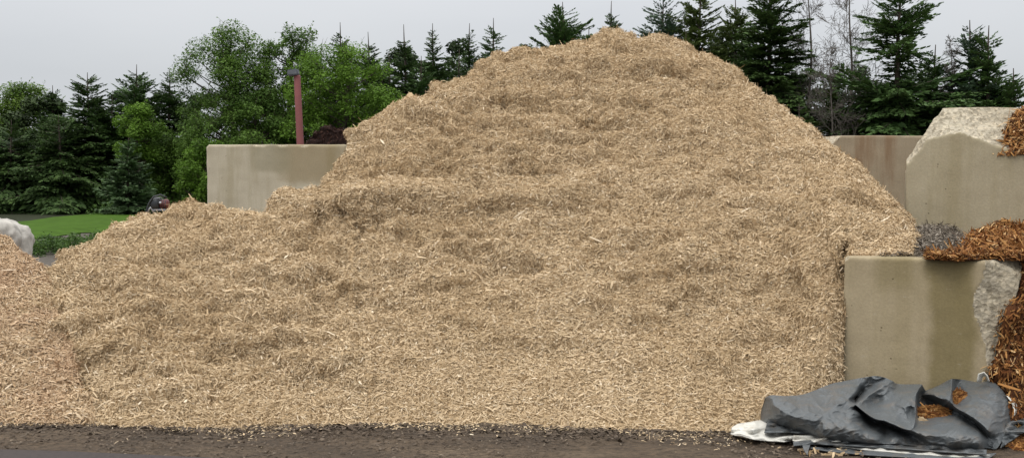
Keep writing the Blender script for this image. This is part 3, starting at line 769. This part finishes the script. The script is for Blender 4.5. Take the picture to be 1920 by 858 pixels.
    # drape the far side to the ground
    be = [e for e in bm.edges if e.is_boundary]
    topb = [e for e in be if (e.verts[0].co.z + e.verts[1].co.z) / 2 > .06]
    prev = {v: v for e in topb for v in e.verts}
    for (dy, f) in ((.06, .92), (.12, .55), (.15, .05)):
        new = {v: bm.verts.new((v.co.x + .01 * math.sin(v.co.x * 30), max(v.co.y, 5.0) + dy + .015 * math.sin(v.co.x * 22), v.co.z * f)) for v in prev}
        for e in topb:
            a, b = e.verts
            bm.faces.new((prev[a], prev[b], new[b], new[a]))
        prev = {v: new[v] for v in prev}
    bmesh.ops.recalc_face_normals(bm, faces=bm.faces[:])
    me = bpy.data.meshes.new('top_sheet'); bm.to_mesh(me); bm.free()
    link('top_sheet', me, M['tarp'], root, True)
    # flat folded layers lying on the dirt: outline in pixels, height above the ground in metres
    def layer(name, pts, zf, mat, thick=.006, seed=0, wr=.016, cuts=4):
        c2 = [Vector((p[0], -p[1])) for p in pts]; m = len(pts)
        gx_ = []
        x0, x1 = min(p[0] for p in pts), max(p[0] for p in pts); y0, y1 = min(p[1] for p in pts), max(p[1] for p in pts)
        vo, _, fo, _, _, _ = delaunay_2d_cdt(c2, [(i, (i + 1) % m) for i in range(m)], [], 1, 1e-4)
        bm = bmesh.new(); vs = [bm.verts.new((v.x, v.y, 0)) for v in vo]
        for f in fo: bm.faces.new([vs[i] for i in f])
        bmesh.ops.triangulate(bm, faces=bm.faces[:])
        for _ in range(cuts): bmesh.ops.subdivide_edges(bm, edges=bm.edges[:], cuts=1, use_grid_fill=True)
        for v in bm.verts:
            px, py = v.co.x, -v.co.y
            t = (py - y0) / max(1, y1 - y0)
            z = zf(px, py, t) + wr * mnoise.noise(Vector((px * .05, py * .16, seed)))
            g = UG(px, py, max(z, .016)); v.co = g
        geom = bmesh.ops.extrude_face_region(bm, geom=bm.faces[:])
        for v in [g for g in geom['geom'] if isinstance(g, bmesh.types.BMVert)]: v.co.z -= thick
        bmesh.ops.recalc_face_normals(bm, faces=bm.faces[:])
        me = bpy.data.meshes.new(name); bm.to_mesh(me); bm.free()
        return link(name, me, mat, root, True)
    layer('white_underside', [(1370, 812), (1372, 800), (1384, 793), (1405, 790), (1430, 785), (1447, 783), (1462, 790), (1470, 800), (1500, 806), (1560, 812), (1548, 818), (1500, 823), (1470, 826), (1430, 824), (1398, 819)],
          lambda x, y, t: .028 + .045 * math.exp(-((x - 1415) / 40) ** 2 - ((y - 800) / 16) ** 2) + .03 * math.exp(-((x - 1490) / 30) ** 2 - ((y - 818) / 4) ** 2), M['tarpwhite'], seed=1, cuts=4)
    layer('fold', [(1433, 809), (1440, 786), (1460, 789), (1500, 802), (1560, 812), (1520, 812), (1480, 808)], lambda x, y, t: .085 - .02 * t, M['tarp'], seed=2)
    layer('white_underside', [(1486, 824), (1488, 815), (1520, 814), (1570, 818), (1640, 821), (1600, 825), (1540, 826), (1505, 829)], lambda x, y, t: .062 - .02 * t, M['tarpwhite'], seed=3)
    layer('fold', [(1488, 834), (1487, 827), (1510, 824), (1560, 823), (1650, 826), (1750, 832), (1850, 842), (1850, 850), (1780, 846), (1700, 840), (1600, 834), (1520, 830)], lambda x, y, t: .050 - .012 * t, M['tarp'], seed=4)
    layer('fold', [(1503, 828), (1520, 830), (1516, 842), (1514, 852), (1507, 842)], lambda x, y, t: .05 - .03 * t, M['tarp'], seed=5, wr=.004)
    layer('white_underside', [(1560, 833), (1640, 835), (1720, 840), (1800, 846), (1860, 852), (1800, 855), (1700, 848), (1620, 841)], lambda x, y, t: .034 - .012 * t, M['tarpwhite'], seed=6, wr=.004)
    layer('fold', [(1500, 836), (1600, 839), (1700, 846), (1800, 853), (1868, 848), (1850, 860), (1750, 858), (1640, 852), (1560, 845)], lambda x, y, t: .026 - .008 * t, M['tarp'], seed=7, wr=.005)
    layer('fold', [(1884, 800), (1900, 772), (1925, 758), (1960, 765), (1960, 800), (1920, 808), (1890, 828), (1876, 838)], lambda x, y, t: .13 - .10 * t, M['tarp'], seed=8, wr=.03, cuts=4)
    # two little pale flaps of the underside
    def flap(pts, ds):
        V = [tuple(U(p[0], p[1], q)) for p, q in zip(pts, ds)]
        bm = bmesh.new(); vs = [bm.verts.new(v) for v in V]; n2 = len(vs) // 2
        for i in range(n2 - 1): bm.faces.new((vs[i], vs[i + 1], vs[n2 + i + 1], vs[n2 + i]))
        bmesh.ops.subdivide_edges(bm, edges=bm.edges[:], cuts=2, use_grid_fill=True, smooth=.5)
        bmesh.ops.solidify(bm, geom=bm.faces[:], thickness=.004)
        me = bpy.data.meshes.new('white_tab'); bm.to_mesh(me); bm.free(); link('white_tab', me, M['tarpwhite'], root, True)
    flap([(1831, 715), (1834, 700), (1845, 696), (1852, 703), (1856, 714), (1839, 715), (1841, 706), (1846, 702), (1850, 707), (1853, 714)], [5.30, 5.29, 5.28, 5.27, 5.27, 5.33, 5.32, 5.31, 5.30, 5.30])
    flap([(1888, 741), (1897, 752), (1902, 768), (1898, 782), (1902, 745), (1908, 757), (1909, 768), (1903, 778)], [5.25, 5.22, 5.20, 5.18, 5.28, 5.26, 5.22, 5.2])
    return root
tarp()

# mulch strewn on the tarp, in the hollow and beside it
def mulch_patch(cx, cy, rx, ry, n, seed, doff, label, mat=None, L=.03):
    r = np.random.default_rng(seed); V = []; F = []; T = []
    for i in range(n):
        a = r.uniform(0, 6.283); q = r.random() ** .5
        px, py = cx + rx * q * math.cos(a), cy + ry * q * math.sin(a)
        p = U(px, py, bd(py) + doff - .012 * r.random()) if doff is not None else UG(px, py, .018)
        ang = r.normal(0, .7); ln = L * math.exp(r.normal(0, .35)) / 2; w = .0045 * math.exp(r.normal(0, .3))
        e = Vector((math.cos(ang), r.normal(0, .35), math.sin(ang) * .6)).normalized(); s_ = Vector((-math.sin(ang), r.normal(0, .2), math.cos(ang))).normalized()
        b = len(V)
        up = Vector((0, -1, .6)) * ln * .2
        for v in (p - e * ln - s_ * w * .6, p - e * ln + s_ * w * .6, p - s_ * w + up, p + s_ * w + up, p + e * ln - s_ * w * .6, p + e * ln + s_ * w * .6): V.append(tuple(v))
        F += [(b, b + 1, b + 3, b + 2), (b + 2, b + 3, b + 5, b + 4)]
        T += [float(np.clip(r.normal(.5, .25), 0, 1))] * 6
    o = mesh_np('scattered_mulch', V, F, mat or M['orange'], None, False, {'tone': T}); tag(o, label, 'mulch', kind='stuff')
mulch_patch(1748, 772, 32, 12, 420, 1, -.03, 'rusty mulch lying in the middle hollow of the tarp')
mulch_patch(1798, 746, 13, 16, 320, 2, -.03, 'orange mulch lodged under the upper right fold of the tarp')
mulch_patch(1728, 795, 14, 12, 90, 3, -.07, 'pale brown chips on the tarp below the hollow', M['tan'])
mulch_patch(1800, 818, 26, 7, 70, 4, -.14, 'thin line of chips low on the right side of the tarp', M['tan'])
mulch_patch(1560, 846, 70, 7, 55, 5, None, 'pale chips on the dirt in front of the tarp', M['tan'])
mulch_patch(1912, 822, 26, 20, 500, 6, None, 'orange mulch on the dirt to the right of the tarp')

# ------------------------------------------------------------------ trees
def tubes_np(P0, P1, R0, R1, seg=5):
    P0 = np.asarray(P0, float); P1 = np.asarray(P1, float); n = len(P0)
    t = P1 - P0; t /= np.linalg.norm(t, axis=1)[:, None] + 1e-9
    ref = np.where(np.abs(t[:, 2:3]) > .9, np.array([[1.0, 0, 0]]), np.array([[0, 0, 1.0]]))
    u = np.cross(t, ref); u /= np.linalg.norm(u, axis=1)[:, None] + 1e-9; w = np.cross(t, u)
    ang = np.arange(seg) * 2 * math.pi / seg
    ring = u[:, None, :] * np.cos(ang)[None, :, None] + w[:, None, :] * np.sin(ang)[None, :, None]
    A_ = P0[:, None, :] + ring * np.asarray(R0)[:, None, None]; B_ = P1[:, None, :] + ring * np.asarray(R1)[:, None, None]
    V = np.concatenate([A_, B_], 1).reshape(-1, 3)
    b = (np.arange(n) * 2 * seg)[:, None]
    k = np.arange(seg); F = np.stack([k, (k + 1) % seg, seg + (k + 1) % seg, seg + k], 1)
    F = (b[:, :, None] + F[None]).reshape(-1, 4)
    return V, F
def leaf_quads(c, e, s, ln, wd):
    """pointed leaf / spray: rhombus"""
    V = np.stack([c - e * (ln * .5)[:, None], c + s * (wd * .5)[:, None], c + e * (ln * .5)[:, None], c - s * (wd * .5)[:, None]], 1).reshape(-1, 3)
    F = (np.arange(len(c)) * 4)[:, None] + np.arange(4)[None]
    return V, F
def unit(v): return v / (np.linalg.norm(v, axis=-1, keepdims=True) + 1e-9)

def spruce(px, topy, d, wpx, mat, label, seed, n_wh=None, dens=1.0, droop=.35, leader=.06, irregular=.35, bare_lo=.03, name='spruce_tree', taper=.82, base_y=None, gap=None, twig=1.0):
    r = np.random.default_rng(seed)
    topp = U(px, topy, d); H = topp.z; R = wpx / 2 * d / FPX * (1.34 if px < 700 else 1.2); dens *= 1.9
    root = empty(name, (topp.x, d, 0), label, 'spruce tree', 'trees behind the yard')
    lean = r.normal(0, .012, 2)
    def axis(z): return np.stack([topp.x + lean[0] * (z - H) + .03 * np.sin(z * 1.3 + seed), d + lean[1] * (z - H), z], -1)
    zz = np.linspace(0, H, 14)
    ax = axis(zz); rad = .022 * H * (1 - zz / H) ** .9 * .8 + .012
    Vt, Ft = tubes_np(ax[:-1], ax[1:], rad[:-1], rad[1:], 7)
    # branches
    sp = .105 if n_wh is None else H / n_wh
    zb = []
    z = H * bare_lo + .15
    while z < H * (1 - leader):
        k = int(r.integers(3, 6) + (1 if z < .7 * H else 0))
        zb += list(z + r.normal(0, sp * .25, k)); z += sp * (1.0 + .15 * (z / H))
    zb = np.clip(np.array(zb), .1, H * .985); n = len(zb)
    f = zb / H
    rr = R * np.clip((1 - f), 0, 1) ** taper * (1 + irregular * r.normal(0, .45, n) + .18 * np.sin(f * 19 + seed)) + .10
    if gap:
        for (g0, g1, gs) in gap: rr = np.where((f > g0) & (f < g1), rr * gs, rr)
    rr = np.clip(rr, .10, R * 1.45)
    az = r.uniform(0, 2 * math.pi, n)
    el0 = -.08 + .62 * f ** 2 + r.normal(0, .19, n)
    dirh = np.stack([np.cos(az), np.sin(az), 0 * az], 1)
    base = axis(zb)
    NS = 6
    ts = np.linspace(0, 1, NS)
    pts = np.stack([base + dirh * (rr * t)[:, None] * np.cos(el0)[:, None] + np.array([0, 0, 1.0]) * (rr * (np.sin(el0) * t - droop * t ** 1.6 * (1 - f) + .22 * t ** 3 * (1 - f)))[:, None] for t in ts], 1)
    p0 = pts[:, :-1].reshape(-1, 3); p1 = pts[:, 1:].reshape(-1, 3)
    rb = np.repeat((.006 + .010 * rr)[:, None], NS, 1) * (1 - ts[None] * .8)
    Vb, Fb = tubes_np(p0, p1, rb[:, :-1].ravel(), rb[:, 1:].ravel(), 3)
    trunkV = np.concatenate([Vt, Vb]); trunkF = np.concatenate([Ft, Fb + len(Vt)])
    # sprays of needles
    cnt = np.maximum(5, (rr * 50 * dens * (1 + .8 * f) * (1 - .72 * np.clip((f - .76) / .2, 0, 1))).astype(int))
    bi = np.repeat(np.arange(n), cnt); m = len(bi)
    t = .02 + .98 * r.random(m) ** .8
    q = t * (NS - 1); qi = np.minimum(q.astype(int), NS - 2); qf = (q - qi)[:, None]
    c = pts[bi, qi] * (1 - qf) + pts[bi, qi + 1] * qf
    bdv = unit(pts[bi, qi + 1] - pts[bi, qi])
    side = unit(np.cross(bdv, np.array([0, 0, 1.0]))) * np.where(r.random(m) < .5, -1, 1)[:, None]
    tw = unit(bdv * r.uniform(.3, 1.2, m)[:, None] + side * r.uniform(.1, 1.1, m)[:, None] + np.array([0, 0, 1.0]) * (r.normal(-.38, .33, m) * (1 - f[bi]) * (.5 + droop) + .25 * f[bi])[:, None])
    ln = (.05 + .06 * (1 - f[bi]) + .13 * rr[bi] * (1.15 - t) * (1 - .68 * f[bi]) + .05 * r.random(m)) * r.uniform(.7, 1.3, m) * twig
    wd = ln * r.uniform(.25, .48, m)
    lat = np.abs(r.normal(0, .5, m)) * (.34 * rr[bi] * (1.02 - t) ** .7 + .04) * (1 - .45 * f[bi])
    c = c + side * lat[:, None] + bdv * (lat * .6)[:, None] - np.array([0, 0, 1.0]) * (lat * r.uniform(.05, .55, m))[:, None]
    nrm = unit(np.cross(tw, side) + r.normal(0, .35, (m, 3)))
    s2 = unit(np.cross(tw, nrm))
    V, F = leaf_quads(c + tw * (ln * .45)[:, None], tw, s2, ln, wd)
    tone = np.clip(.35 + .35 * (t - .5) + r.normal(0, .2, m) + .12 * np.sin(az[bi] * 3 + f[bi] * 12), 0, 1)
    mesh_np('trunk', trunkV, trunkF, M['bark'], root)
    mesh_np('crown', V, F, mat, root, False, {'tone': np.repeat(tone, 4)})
    return root

def leaf_cloud(centers, radii, n, size, r, flat=.75):
    pr = radii ** 2; pr = pr / pr.sum()
    k = r.choice(len(centers), n, p=pr)
    v = unit(r.normal(0, 1, (n, 3))); q = r.random(n) ** .45
    c = centers[k] + v * (radii[k] * q)[:, None] * np.array([1, 1, flat])
    e = unit(r.normal(0, 1, (n, 3)) * np.array([1, 1, .45])); nrm = unit(r.normal(0, .55, (n, 3)) + np.array([0, 0, 1.0]) + v * .4)
    s = unit(np.cross(nrm, e)); e = unit(np.cross(s, nrm))
    ln = size * np.exp(r.normal(0, .3, n))
    V, F = leaf_quads(c, e, s, ln, ln * r.uniform(.5, .8, n))
    return V, F, k, q
def broadleaf(px, topy, d, wpx, mat, label, seed, z0f=.12, nclump=95, nleaf=17000, size=.085, name='deciduous_tree', cat='deciduous tree', clr=(.26, .5), bark='bark', thin=0):
    r = np.random.default_rng(seed)
    topp = U(px, topy, d); H = topp.z; R = wpx / 2 * d / FPX
    root = empty(name, (topp.x, d, 0), label, cat, 'trees behind the yard')
    zc = H * (z0f + 1) / 2; hz = H * (1 - z0f) / 2
    v = unit(r.normal(0, 1, (nclump, 3))); q = r.random(nclump) ** .33
    c = v * q[:, None] * np.array([R, R * .9, hz]) * .88
    lump = 1 + .22 * fbm(v * 2.2, 1.0, 2, seed)
    c = c * lump[:, None]
    # broad shoulders, ragged top
    c[:, :2] *= (1.05 - .25 * (c[:, 2:3] / hz))
    c = c + np.array([topp.x, d, zc])
    rad = r.uniform(clr[0], clr[1], nclump) * (R / 1.8) ** .5 * 1.22
    c[:, 2] = zc + (c[:, 2] - zc) * 1.16
    c[:, 2] = np.clip(c[:, 2], .3, H - rad * .55)
    # limbs: trunk then boughs to each clump
    tz = np.linspace(0, H * .86, 10)
    ax = np.stack([topp.x + .10 * np.sin(tz * .9 + seed), d + .08 * np.cos(tz * 1.1), tz], 1)
    tr = .02 * H * (1 - tz / (H * .95)) + .02
    Vt, Ft = tubes_np(ax[:-1], ax[1:], tr[:-1], tr[1:], 7)
    zs = np.clip(c[:, 2] - .45 * np.linalg.norm(c[:, :2] - ax[0, :2], axis=1) - .2, H * .1, H * .84)
    st = np.stack([np.interp(zs, tz, ax[:, 0]), np.interp(zs, tz, ax[:, 1]), zs], 1)
    mid = (st + c) / 2 + np.array([0, 0, -.08]) + r.normal(0, .06, (nclump, 3))
    Vb, Fb = tubes_np(np.concatenate([st, mid]), np.concatenate([mid, c]), np.concatenate([np.full(nclump, .035), np.full(nclump, .022)]), np.concatenate([np.full(nclump, .022), np.full(nclump, .008)]), 4)
    # twigs poking out of the clumps
    nt2 = nclump * 4; k2 = r.integers(0, nclump, nt2); dv = unit(r.normal(0, 1, (nt2, 3)) + np.array([0, 0, .5]))
    e2 = c[k2] + dv * (rad[k2] * r.uniform(.8, 1.35, nt2))[:, None]
    Vc, Fc = tubes_np(c[k2], e2, np.full(nt2, .010), np.full(nt2, .004), 3)
    V = np.concatenate([Vt, Vb, Vc]); F = np.concatenate([Ft, Fb + len(Vt), Fc + len(Vt) + len(Vb)])
    mesh_np('trunk', V, F, M[bark], root)
    V, F, k, q = leaf_cloud(c, rad, int(nleaf * 2.7), size * .98, r)
    # leaves out on the twigs, so the outline frays
    m2 = nt2 * 5; kk = np.repeat(np.arange(nt2), 5); tt = r.uniform(.4, 1.08, m2)[:, None]
    c3 = c[k2][kk] * (1 - tt) + e2[kk] * tt + r.normal(0, .03, (m2, 3))
    e3 = unit(r.normal(0, 1, (m2, 3))); s3 = unit(np.cross(e3, r.normal(0, 1, (m2, 3)))); l3 = size * .9 * np.exp(r.normal(0, .3, m2))
    V3, F3 = leaf_quads(c3, e3, s3, l3, l3 * .6)
    ct = r.normal(0, .2, nclump)
    tone = np.clip(.5 + ct[k] + r.normal(0, .10, len(k)), 0, 1); tone3 = np.clip(.5 + r.normal(0, .15, m2), 0, 1)
    mesh_np('crown', np.concatenate([V, V3]), np.concatenate([F, F3 + len(V)]), mat, root, False, {'tone': np.repeat(np.concatenate([tone, tone3]), 4)})
    return root

def bare_tree(px, topy, d, wpx, label, seed, bark='greybark', name='bare_tree', upright=.55, levels=4, base_r=None, cat='bare tree'):
    r = np.random.default_rng(seed)
    topp = U(px, topy, d); H = topp.z; R = wpx / 2 * d / FPX
    root = empty(name, (topp.x, d, 0), label, cat, 'trees behind the yard')
    P0, P1, R0, R1 = [], [], [], []
    def seg(a, b, ra, rb): P0.append(tuple(a)); P1.append(tuple(b)); R0.append(ra); R1.append(rb)
    def grow(p, dv, L, rad, lev):
        k = 4 if lev < 3 else 3
        for i in range(k):
            nd_ = (dv + Vector(r.normal(0, .16, 3)) + Vector((0, 0, .08))).normalized()
            q = p + nd_ * (L / k); rb = max(.0045, rad * (1 - .6 * (i + 1) / k))
            seg(p, q, max(.0045, rad * (1 - .6 * i / k)), rb)
            if lev < levels:
                for _ in range(int(r.integers(1, 4))):
                    sd = (nd_ * .75 + Vector(r.normal(0, .62, 3)) + Vector((0, 0, .12))).normalized()
                    grow(q, sd, L * r.uniform(.38, .62), rb * .6, lev + 1)
            p, dv = q, nd_
    br = base_r or .012 * H
    n = 16; p = Vector((topp.x, d, 0)); prev = p
    for i in range(n):
        z = H * (i + 1) / n; q = Vector((topp.x + .07 * math.sin(z * 1.4 + seed), d + .05 * math.cos(z + seed), z))
        seg(prev, q, br * (1 - .85 * i / n), br * (1 - .85 * (i + 1) / n))
        if z > H * .12:
            for _ in range(int(r.integers(2, 4))):
                a = r.uniform(0, 6.283); f = z / H
                dv = Vector((math.cos(a), math.sin(a), upright + r.normal(0, .15))).normalized()
                grow(q, dv, R * (1.15 - .75 * f) * r.uniform(.6, 1.15), .018 * (1.1 - f), 2)
        prev = q
    V, F = tubes_np(np.array(P0), np.array(P1), np.array(R0), np.array(R1), 4)
    mesh_np('trunk', V, F, M[bark], root)
    return root

# left wood, from the left edge to the pile
S, Bf = spruce, broadleaf
Bf(45, 158, 50, 190, M['lpale'], 'pale yellow green leafy tree at the far left end of the wood', 101, nleaf=15000, size=.10)
S(98, 160, 47, 130, M['ndark'], 'thin topped dark spruce just right of the pale leafy tree', 102)
S(20, 225, 43, 210, M['ndark'], 'broad dark spruce above the white boulder at the left edge', 103, droop=.5)
S(165, 136, 44, 200, M['ndark'], 'tall dark spruce with forked pale tip, first tall one from the left', 104, droop=.45)
S(110, 215, 42, 170, M['ndark'], 'shorter dark spruce standing over the left part of the lawn', 105, droop=.55)
S(255, 121, 45, 190, M['ngreen'], 'tall spruce with whiskery tip directly behind the small lawn spruce', 106)
S(210, 180, 44, 130, M['ndark'], 'narrow dark spruce left of the bright sapling', 107)
S(318, 130, 45, 140, M['ndark'], 'slim spruce between the small lawn spruce and the big leafy tree', 108)
Bf(262, 195, 41.5, 90, M['lbright'], 'bright green sapling above the small lawn spruce', 109, z0f=.45, nclump=40, nleaf=4500, size=.08)
S(240, 258, 37, 96, M['nsmall'], 'small dusty green spruce at the edge of the lawn', 110, droop=.2, irregular=.2, dens=1.3)
Bf(340, 225, 43, 150, M['lmid'], 'rounded dark green tree left of the pale rear block', 111, z0f=.05, nleaf=13000)
Bf(432, 44, 42, 230, M['lmid'], 'tall airy deciduous tree above the pale rear block', 112, z0f=.1, nclump=120, nleaf=21000, size=.08)
Bf(380, 262, 38.5, 110, M['lbright'], 'leafy green bush against the left end of the pale rear block', 113, z0f=.0, nclump=45, nleaf=6000, size=.08, cat='bush', name='bush')
Bf(545, 52, 43, 170, M['lmid'], 'deciduous tree right behind the red lamp post', 114, z0f=.06, nclump=100, nleaf=17000)
Bf(650, 72, 41, 260, M['lbright'], 'broad bright green deciduous tree right of the red lamp post', 115, z0f=.05, nclump=130, nleaf=24000, size=.085)
Bf(480, 190, 40.5, 170, M['lmid'], 'low leafy tree left of the red lamp post, over the pale block', 116, z0f=.05, nleaf=13000, nclump=80)
S(637, 42, 46, 110, M['ndark'], 'bare tipped spruce poking above the broad bright green tree', 117, leader=.09)
S(690, 60, 47, 110, M['ndark'], 'thin spruce tip at the right shoulder of the bright green tree', 118, leader=.08)
S(758, 46, 47, 120, M['ndark'], 'triple tipped spruce, first in the row above the pile\'s left slope', 119, leader=.09)
S(812, 44, 46, 130, M['ndark'], 'spruce with tidy whorled tip, second in the row above the left slope', 120, leader=.05)
S(880, 44, 47, 130, M['ndark'], 'spruce with forked tip, third in the row above the left slope', 121, leader=.07)
S(924, 34, 45, 150, M['ngreen'], 'spruce with long leader, last in the row above the left slope', 122, leader=.08)
S(790, 105, 44, 170, M['ngreen'], 'low bushy spruce filling the row above the left slope', 123)
S(860, 92, 43, 150, M['ndark'], 'dark low spruce touching the pile\'s left slope', 124)
S(728, 96, 45, 150, M['ndark'], 'dark spruce behind the right side of the bright green tree', 125)
# centre, above the peak
S(1055, 4, 38, 270, M['ngreen'], 'full spruce standing alone left of the pile\'s peak', 131, droop=.1, dens=1.3, taper=.72)
S(1147, 2, 44, 170, M['ndark'], 'thin spruce with curved leader right behind the pile\'s peak', 132, leader=.08)
S(1105, 50, 45, 80, M['ndark'], 'small spruce between the two spruces at the peak', 133)
# right wood
S(1243, -8, 36, 300, M['nblue'], 'bluish spruce with spreading boughs just right of the peak', 141, droop=.1)
S(1312, -30, 35, 290, M['nolive'], 'olive green spruce right of the bluish spruce above the peak', 142, dens=1.2)
S(1378, -5, 37, 270, M['nolive'], 'olive tinged spruce with knobbly top above the right slope', 143, dens=1.2)
S(1443, -60, 33, 280, M['ndark'], 'very dark tall spruce with drooping boughs above the right slope', 144, droop=.6, dens=1.3)
S(1285, 60, 34, 270, M['nolive'], 'low olive spruce behind the upper right slope', 145)
S(1405, 60, 34, 260, M['ndark'], 'low dark spruce behind the middle of the right slope', 146)
bare_tree(1520, -25, 33, 170, 'bare grey tree, left of the two leafless ones', 151)
bare_tree(1597, -30, 32, 190, 'bare grey tree with a straight trunk, right of the two leafless ones', 152)
bare_tree(1470, 40, 35, 130, 'leafless grey tree beside the very dark spruce', 153)
bare_tree(1560, 110, 30, 150, 'low leafless tangle above the back right block', 155, upright=.8)
S(1690, -60, 30, 270, M['ngreen'], 'ragged spruce with a bare gap in its trunk above the back right block', 161, droop=.5, gap=[(.52, .66, .25)], irregular=.5, taper=.55, dens=1.0)
S(1755, 84, 31, 220, M['ngreen'], 'lopsided green spruce left of the leafless shrub', 162, droop=.4, irregular=.6)
S(1645, 150, 31, 240, M['ndark'], 'low dark spruce under the ragged spruce', 163, droop=.5)
S(1560, 160, 31, 230, M['nolive'], 'low olive spruce over the left end of the back right block', 164, droop=.4)
bare_tree(1783, 92, 30, 90, 'leafless shrub between the lopsided spruce and the blue spruce', 165, upright=1.2)
S(1820, 38, 30, 190, M['nblue'], 'blue spruce with pointed tip above the upper concrete block', 166, droop=.15, irregular=.2, dens=1.3)
S(1856, 48, 29.5, 190, M['ngreen'], 'green spruce with upswept boughs right of the blue spruce', 167, droop=.05, irregular=.35, dens=1.2)
S(1902, 128, 29, 120, M['ngreen'], 'small green spruce at the right edge above the upper block', 168, droop=.1)
S(1500, 195, 30, 130, M['ndark'], 'short dark spruce low behind the right slope', 169)

# undergrowth: too dense to count
def undergrowth(name, x0, x1, d, topf, n, mat, label, seed, size=.12, depth=2.5, nc=260, rad=(.3, .65)):
    r = np.random.default_rng(seed)
    px = r.uniform(x0, x1, nc); dd = d + r.uniform(0, depth, nc)
    kz = np.array([rayk(p, topf(p))[1] for p in px]); zt = HCAM + kz * dd
    z = r.random(nc) ** .8 * zt
    c = np.stack([(px - CXP) / FPX * dd, dd, np.maximum(z, .05)], 1)
    V, F, k, q = leaf_cloud(c, r.uniform(rad[0], rad[1], nc), n, size, r)
    V[:, 2] = np.maximum(V[:, 2], .01)
    ct = r.normal(.4, .2, nc)
    o = mesh_np(name, V, F, mat, None, False, {'tone': np.repeat(np.clip(ct[k] + r.normal(0, .12, n), 0, 1), 4)})
    return tag(o, label, 'undergrowth', kind='stuff')
undergrowth('undergrowth', -500, 640, 46, lambda p: 172 + 14 * math.sin(p * .03), 110000, M['lunder'], 'dark undergrowth closing the wood behind the left trees', 201, .16)
undergrowth('undergrowth', 640, 1250, 49, lambda p: 92 + 12 * math.sin(p * .05), 60000, M['lunder'], 'dark undergrowth closing the wood behind the pile', 202, .18)
undergrowth('undergrowth', 1250, 2400, 38, lambda p: (90 if p < 1460 else (140 if p < 1740 else 200)) + 25 * math.sin(p * .05), 120000, M['lunder'], 'dark brown green undergrowth closing the wood on the right', 203, .12, 2.5, 360)
undergrowth('undergrowth', 180, 420, 37.6, lambda p: 384 + 8 * math.sin(p * .1), 5000, M['weed'], 'tall green weeds along the back of the lawn', 204, .10, 2.0, 60)
undergrowth('undergrowth', 50, 240, 17.5, lambda p: 452 + (p - 50) * -.07 + 6 * math.sin(p * .13), 8000, M['weed'], 'low weeds on the grey soil below the lawn', 205, .05, 4, 160, (.08, .2))

# ------------------------------------------------------------------ camera, sky, light
cam_d = bpy.data.cameras.new('camera'); cam = bpy.data.objects.new('camera', cam_d); COL.objects.link(cam)
cam.location = (0, 0, HCAM); cam.rotation_euler = (math.radians(90) - TILT, 0, 0)
cam_d.sensor_width = 36; cam_d.lens = 36 * FPX / 1920; cam_d.clip_end = 2000; cam_d.clip_start = .05
scene.camera = cam

SUN_EL, SUN_AZ = math.radians(58), math.radians(215)   # azimuth from +Y, clockwise: behind the camera to the left
w = bpy.data.worlds.new('World'); scene.world = w; w.use_nodes = True
nt = w.node_tree; nt.nodes.clear()
out = nt.nodes.new('ShaderNodeOutputWorld')
sky = nt.nodes.new('ShaderNodeTexSky'); sky.sky_type = 'NISHITA'; sky.sun_disc = False
sky.sun_elevation = SUN_EL; sky.sun_rotation = SUN_AZ; sky.air_density = 1.5; sky.dust_density = 4
bg1 = nt.nodes.new('ShaderNodeBackground'); bg1.inputs[1].default_value = .08; nt.links.new(sky.outputs[0], bg1.inputs[0])
tc = nt.nodes.new('ShaderNodeTexCoord'); sp = nt.nodes.new('ShaderNodeSeparateXYZ'); nt.links.new(tc.outputs['Generated'], sp.inputs[0])
# overcast deck: brighter towards the zenith, faint mottling
cr = ramp(nt, sp.outputs[2], [(0, (.635, .665, .70)), (.10, (.645, .672, .705)), (.26, (.86, .88, .92)), (.55, (1.75, 1.76, 1.77)), (1, (2.35, 2.34, 2.32))])
nn = noise_tex(nt, coords(nt, 'Generated', (1, 1, 4)), 1.8, 4, .5)
nr_ = ramp(nt, nn.outputs['Fac'], [(.3, (.94, .945, .955)), (.7, (1.05, 1.045, 1.04))])
cc = mixc(nt, 1.0, cr.outputs[0], nr_.outputs[0], 'MULTIPLY')
bg2 = nt.nodes.new('ShaderNodeBackground'); bg2.inputs[1].default_value = 1.0; nt.links.new(cc, bg2.inputs[0])
mx = nt.nodes.new('ShaderNodeMixShader'); mx.inputs[0].default_value = .92
nt.links.new(bg1.outputs[0], mx.inputs[1]); nt.links.new(bg2.outputs[0], mx.inputs[2]); nt.links.new(mx.outputs[0], out.inputs[0])
sd = bpy.data.lights.new('sun', 'SUN'); sd.energy = 1.5; sd.angle = math.radians(22); sd.color = (1, .965, .91)
so = bpy.data.objects.new('sun', sd); COL.objects.link(so)
dv = Vector((math.sin(SUN_AZ) * math.cos(SUN_EL), math.cos(SUN_AZ) * math.cos(SUN_EL), math.sin(SUN_EL)))
so.rotation_euler = dv.to_track_quat('Z', 'Y').to_euler(); so.location = dv * 50

vs_ = scene.view_settings
scene.display_settings.display_device = 'sRGB'
vs_.view_transform = 'Standard'; vs_.look = 'None'; vs_.gamma = 1; vs_.exposure = 0; vs_.use_curve_mapping = False
scene.cycles.max_bounces = 6; scene.cycles.diffuse_bounces = 3; scene.cycles.use_denoising = True
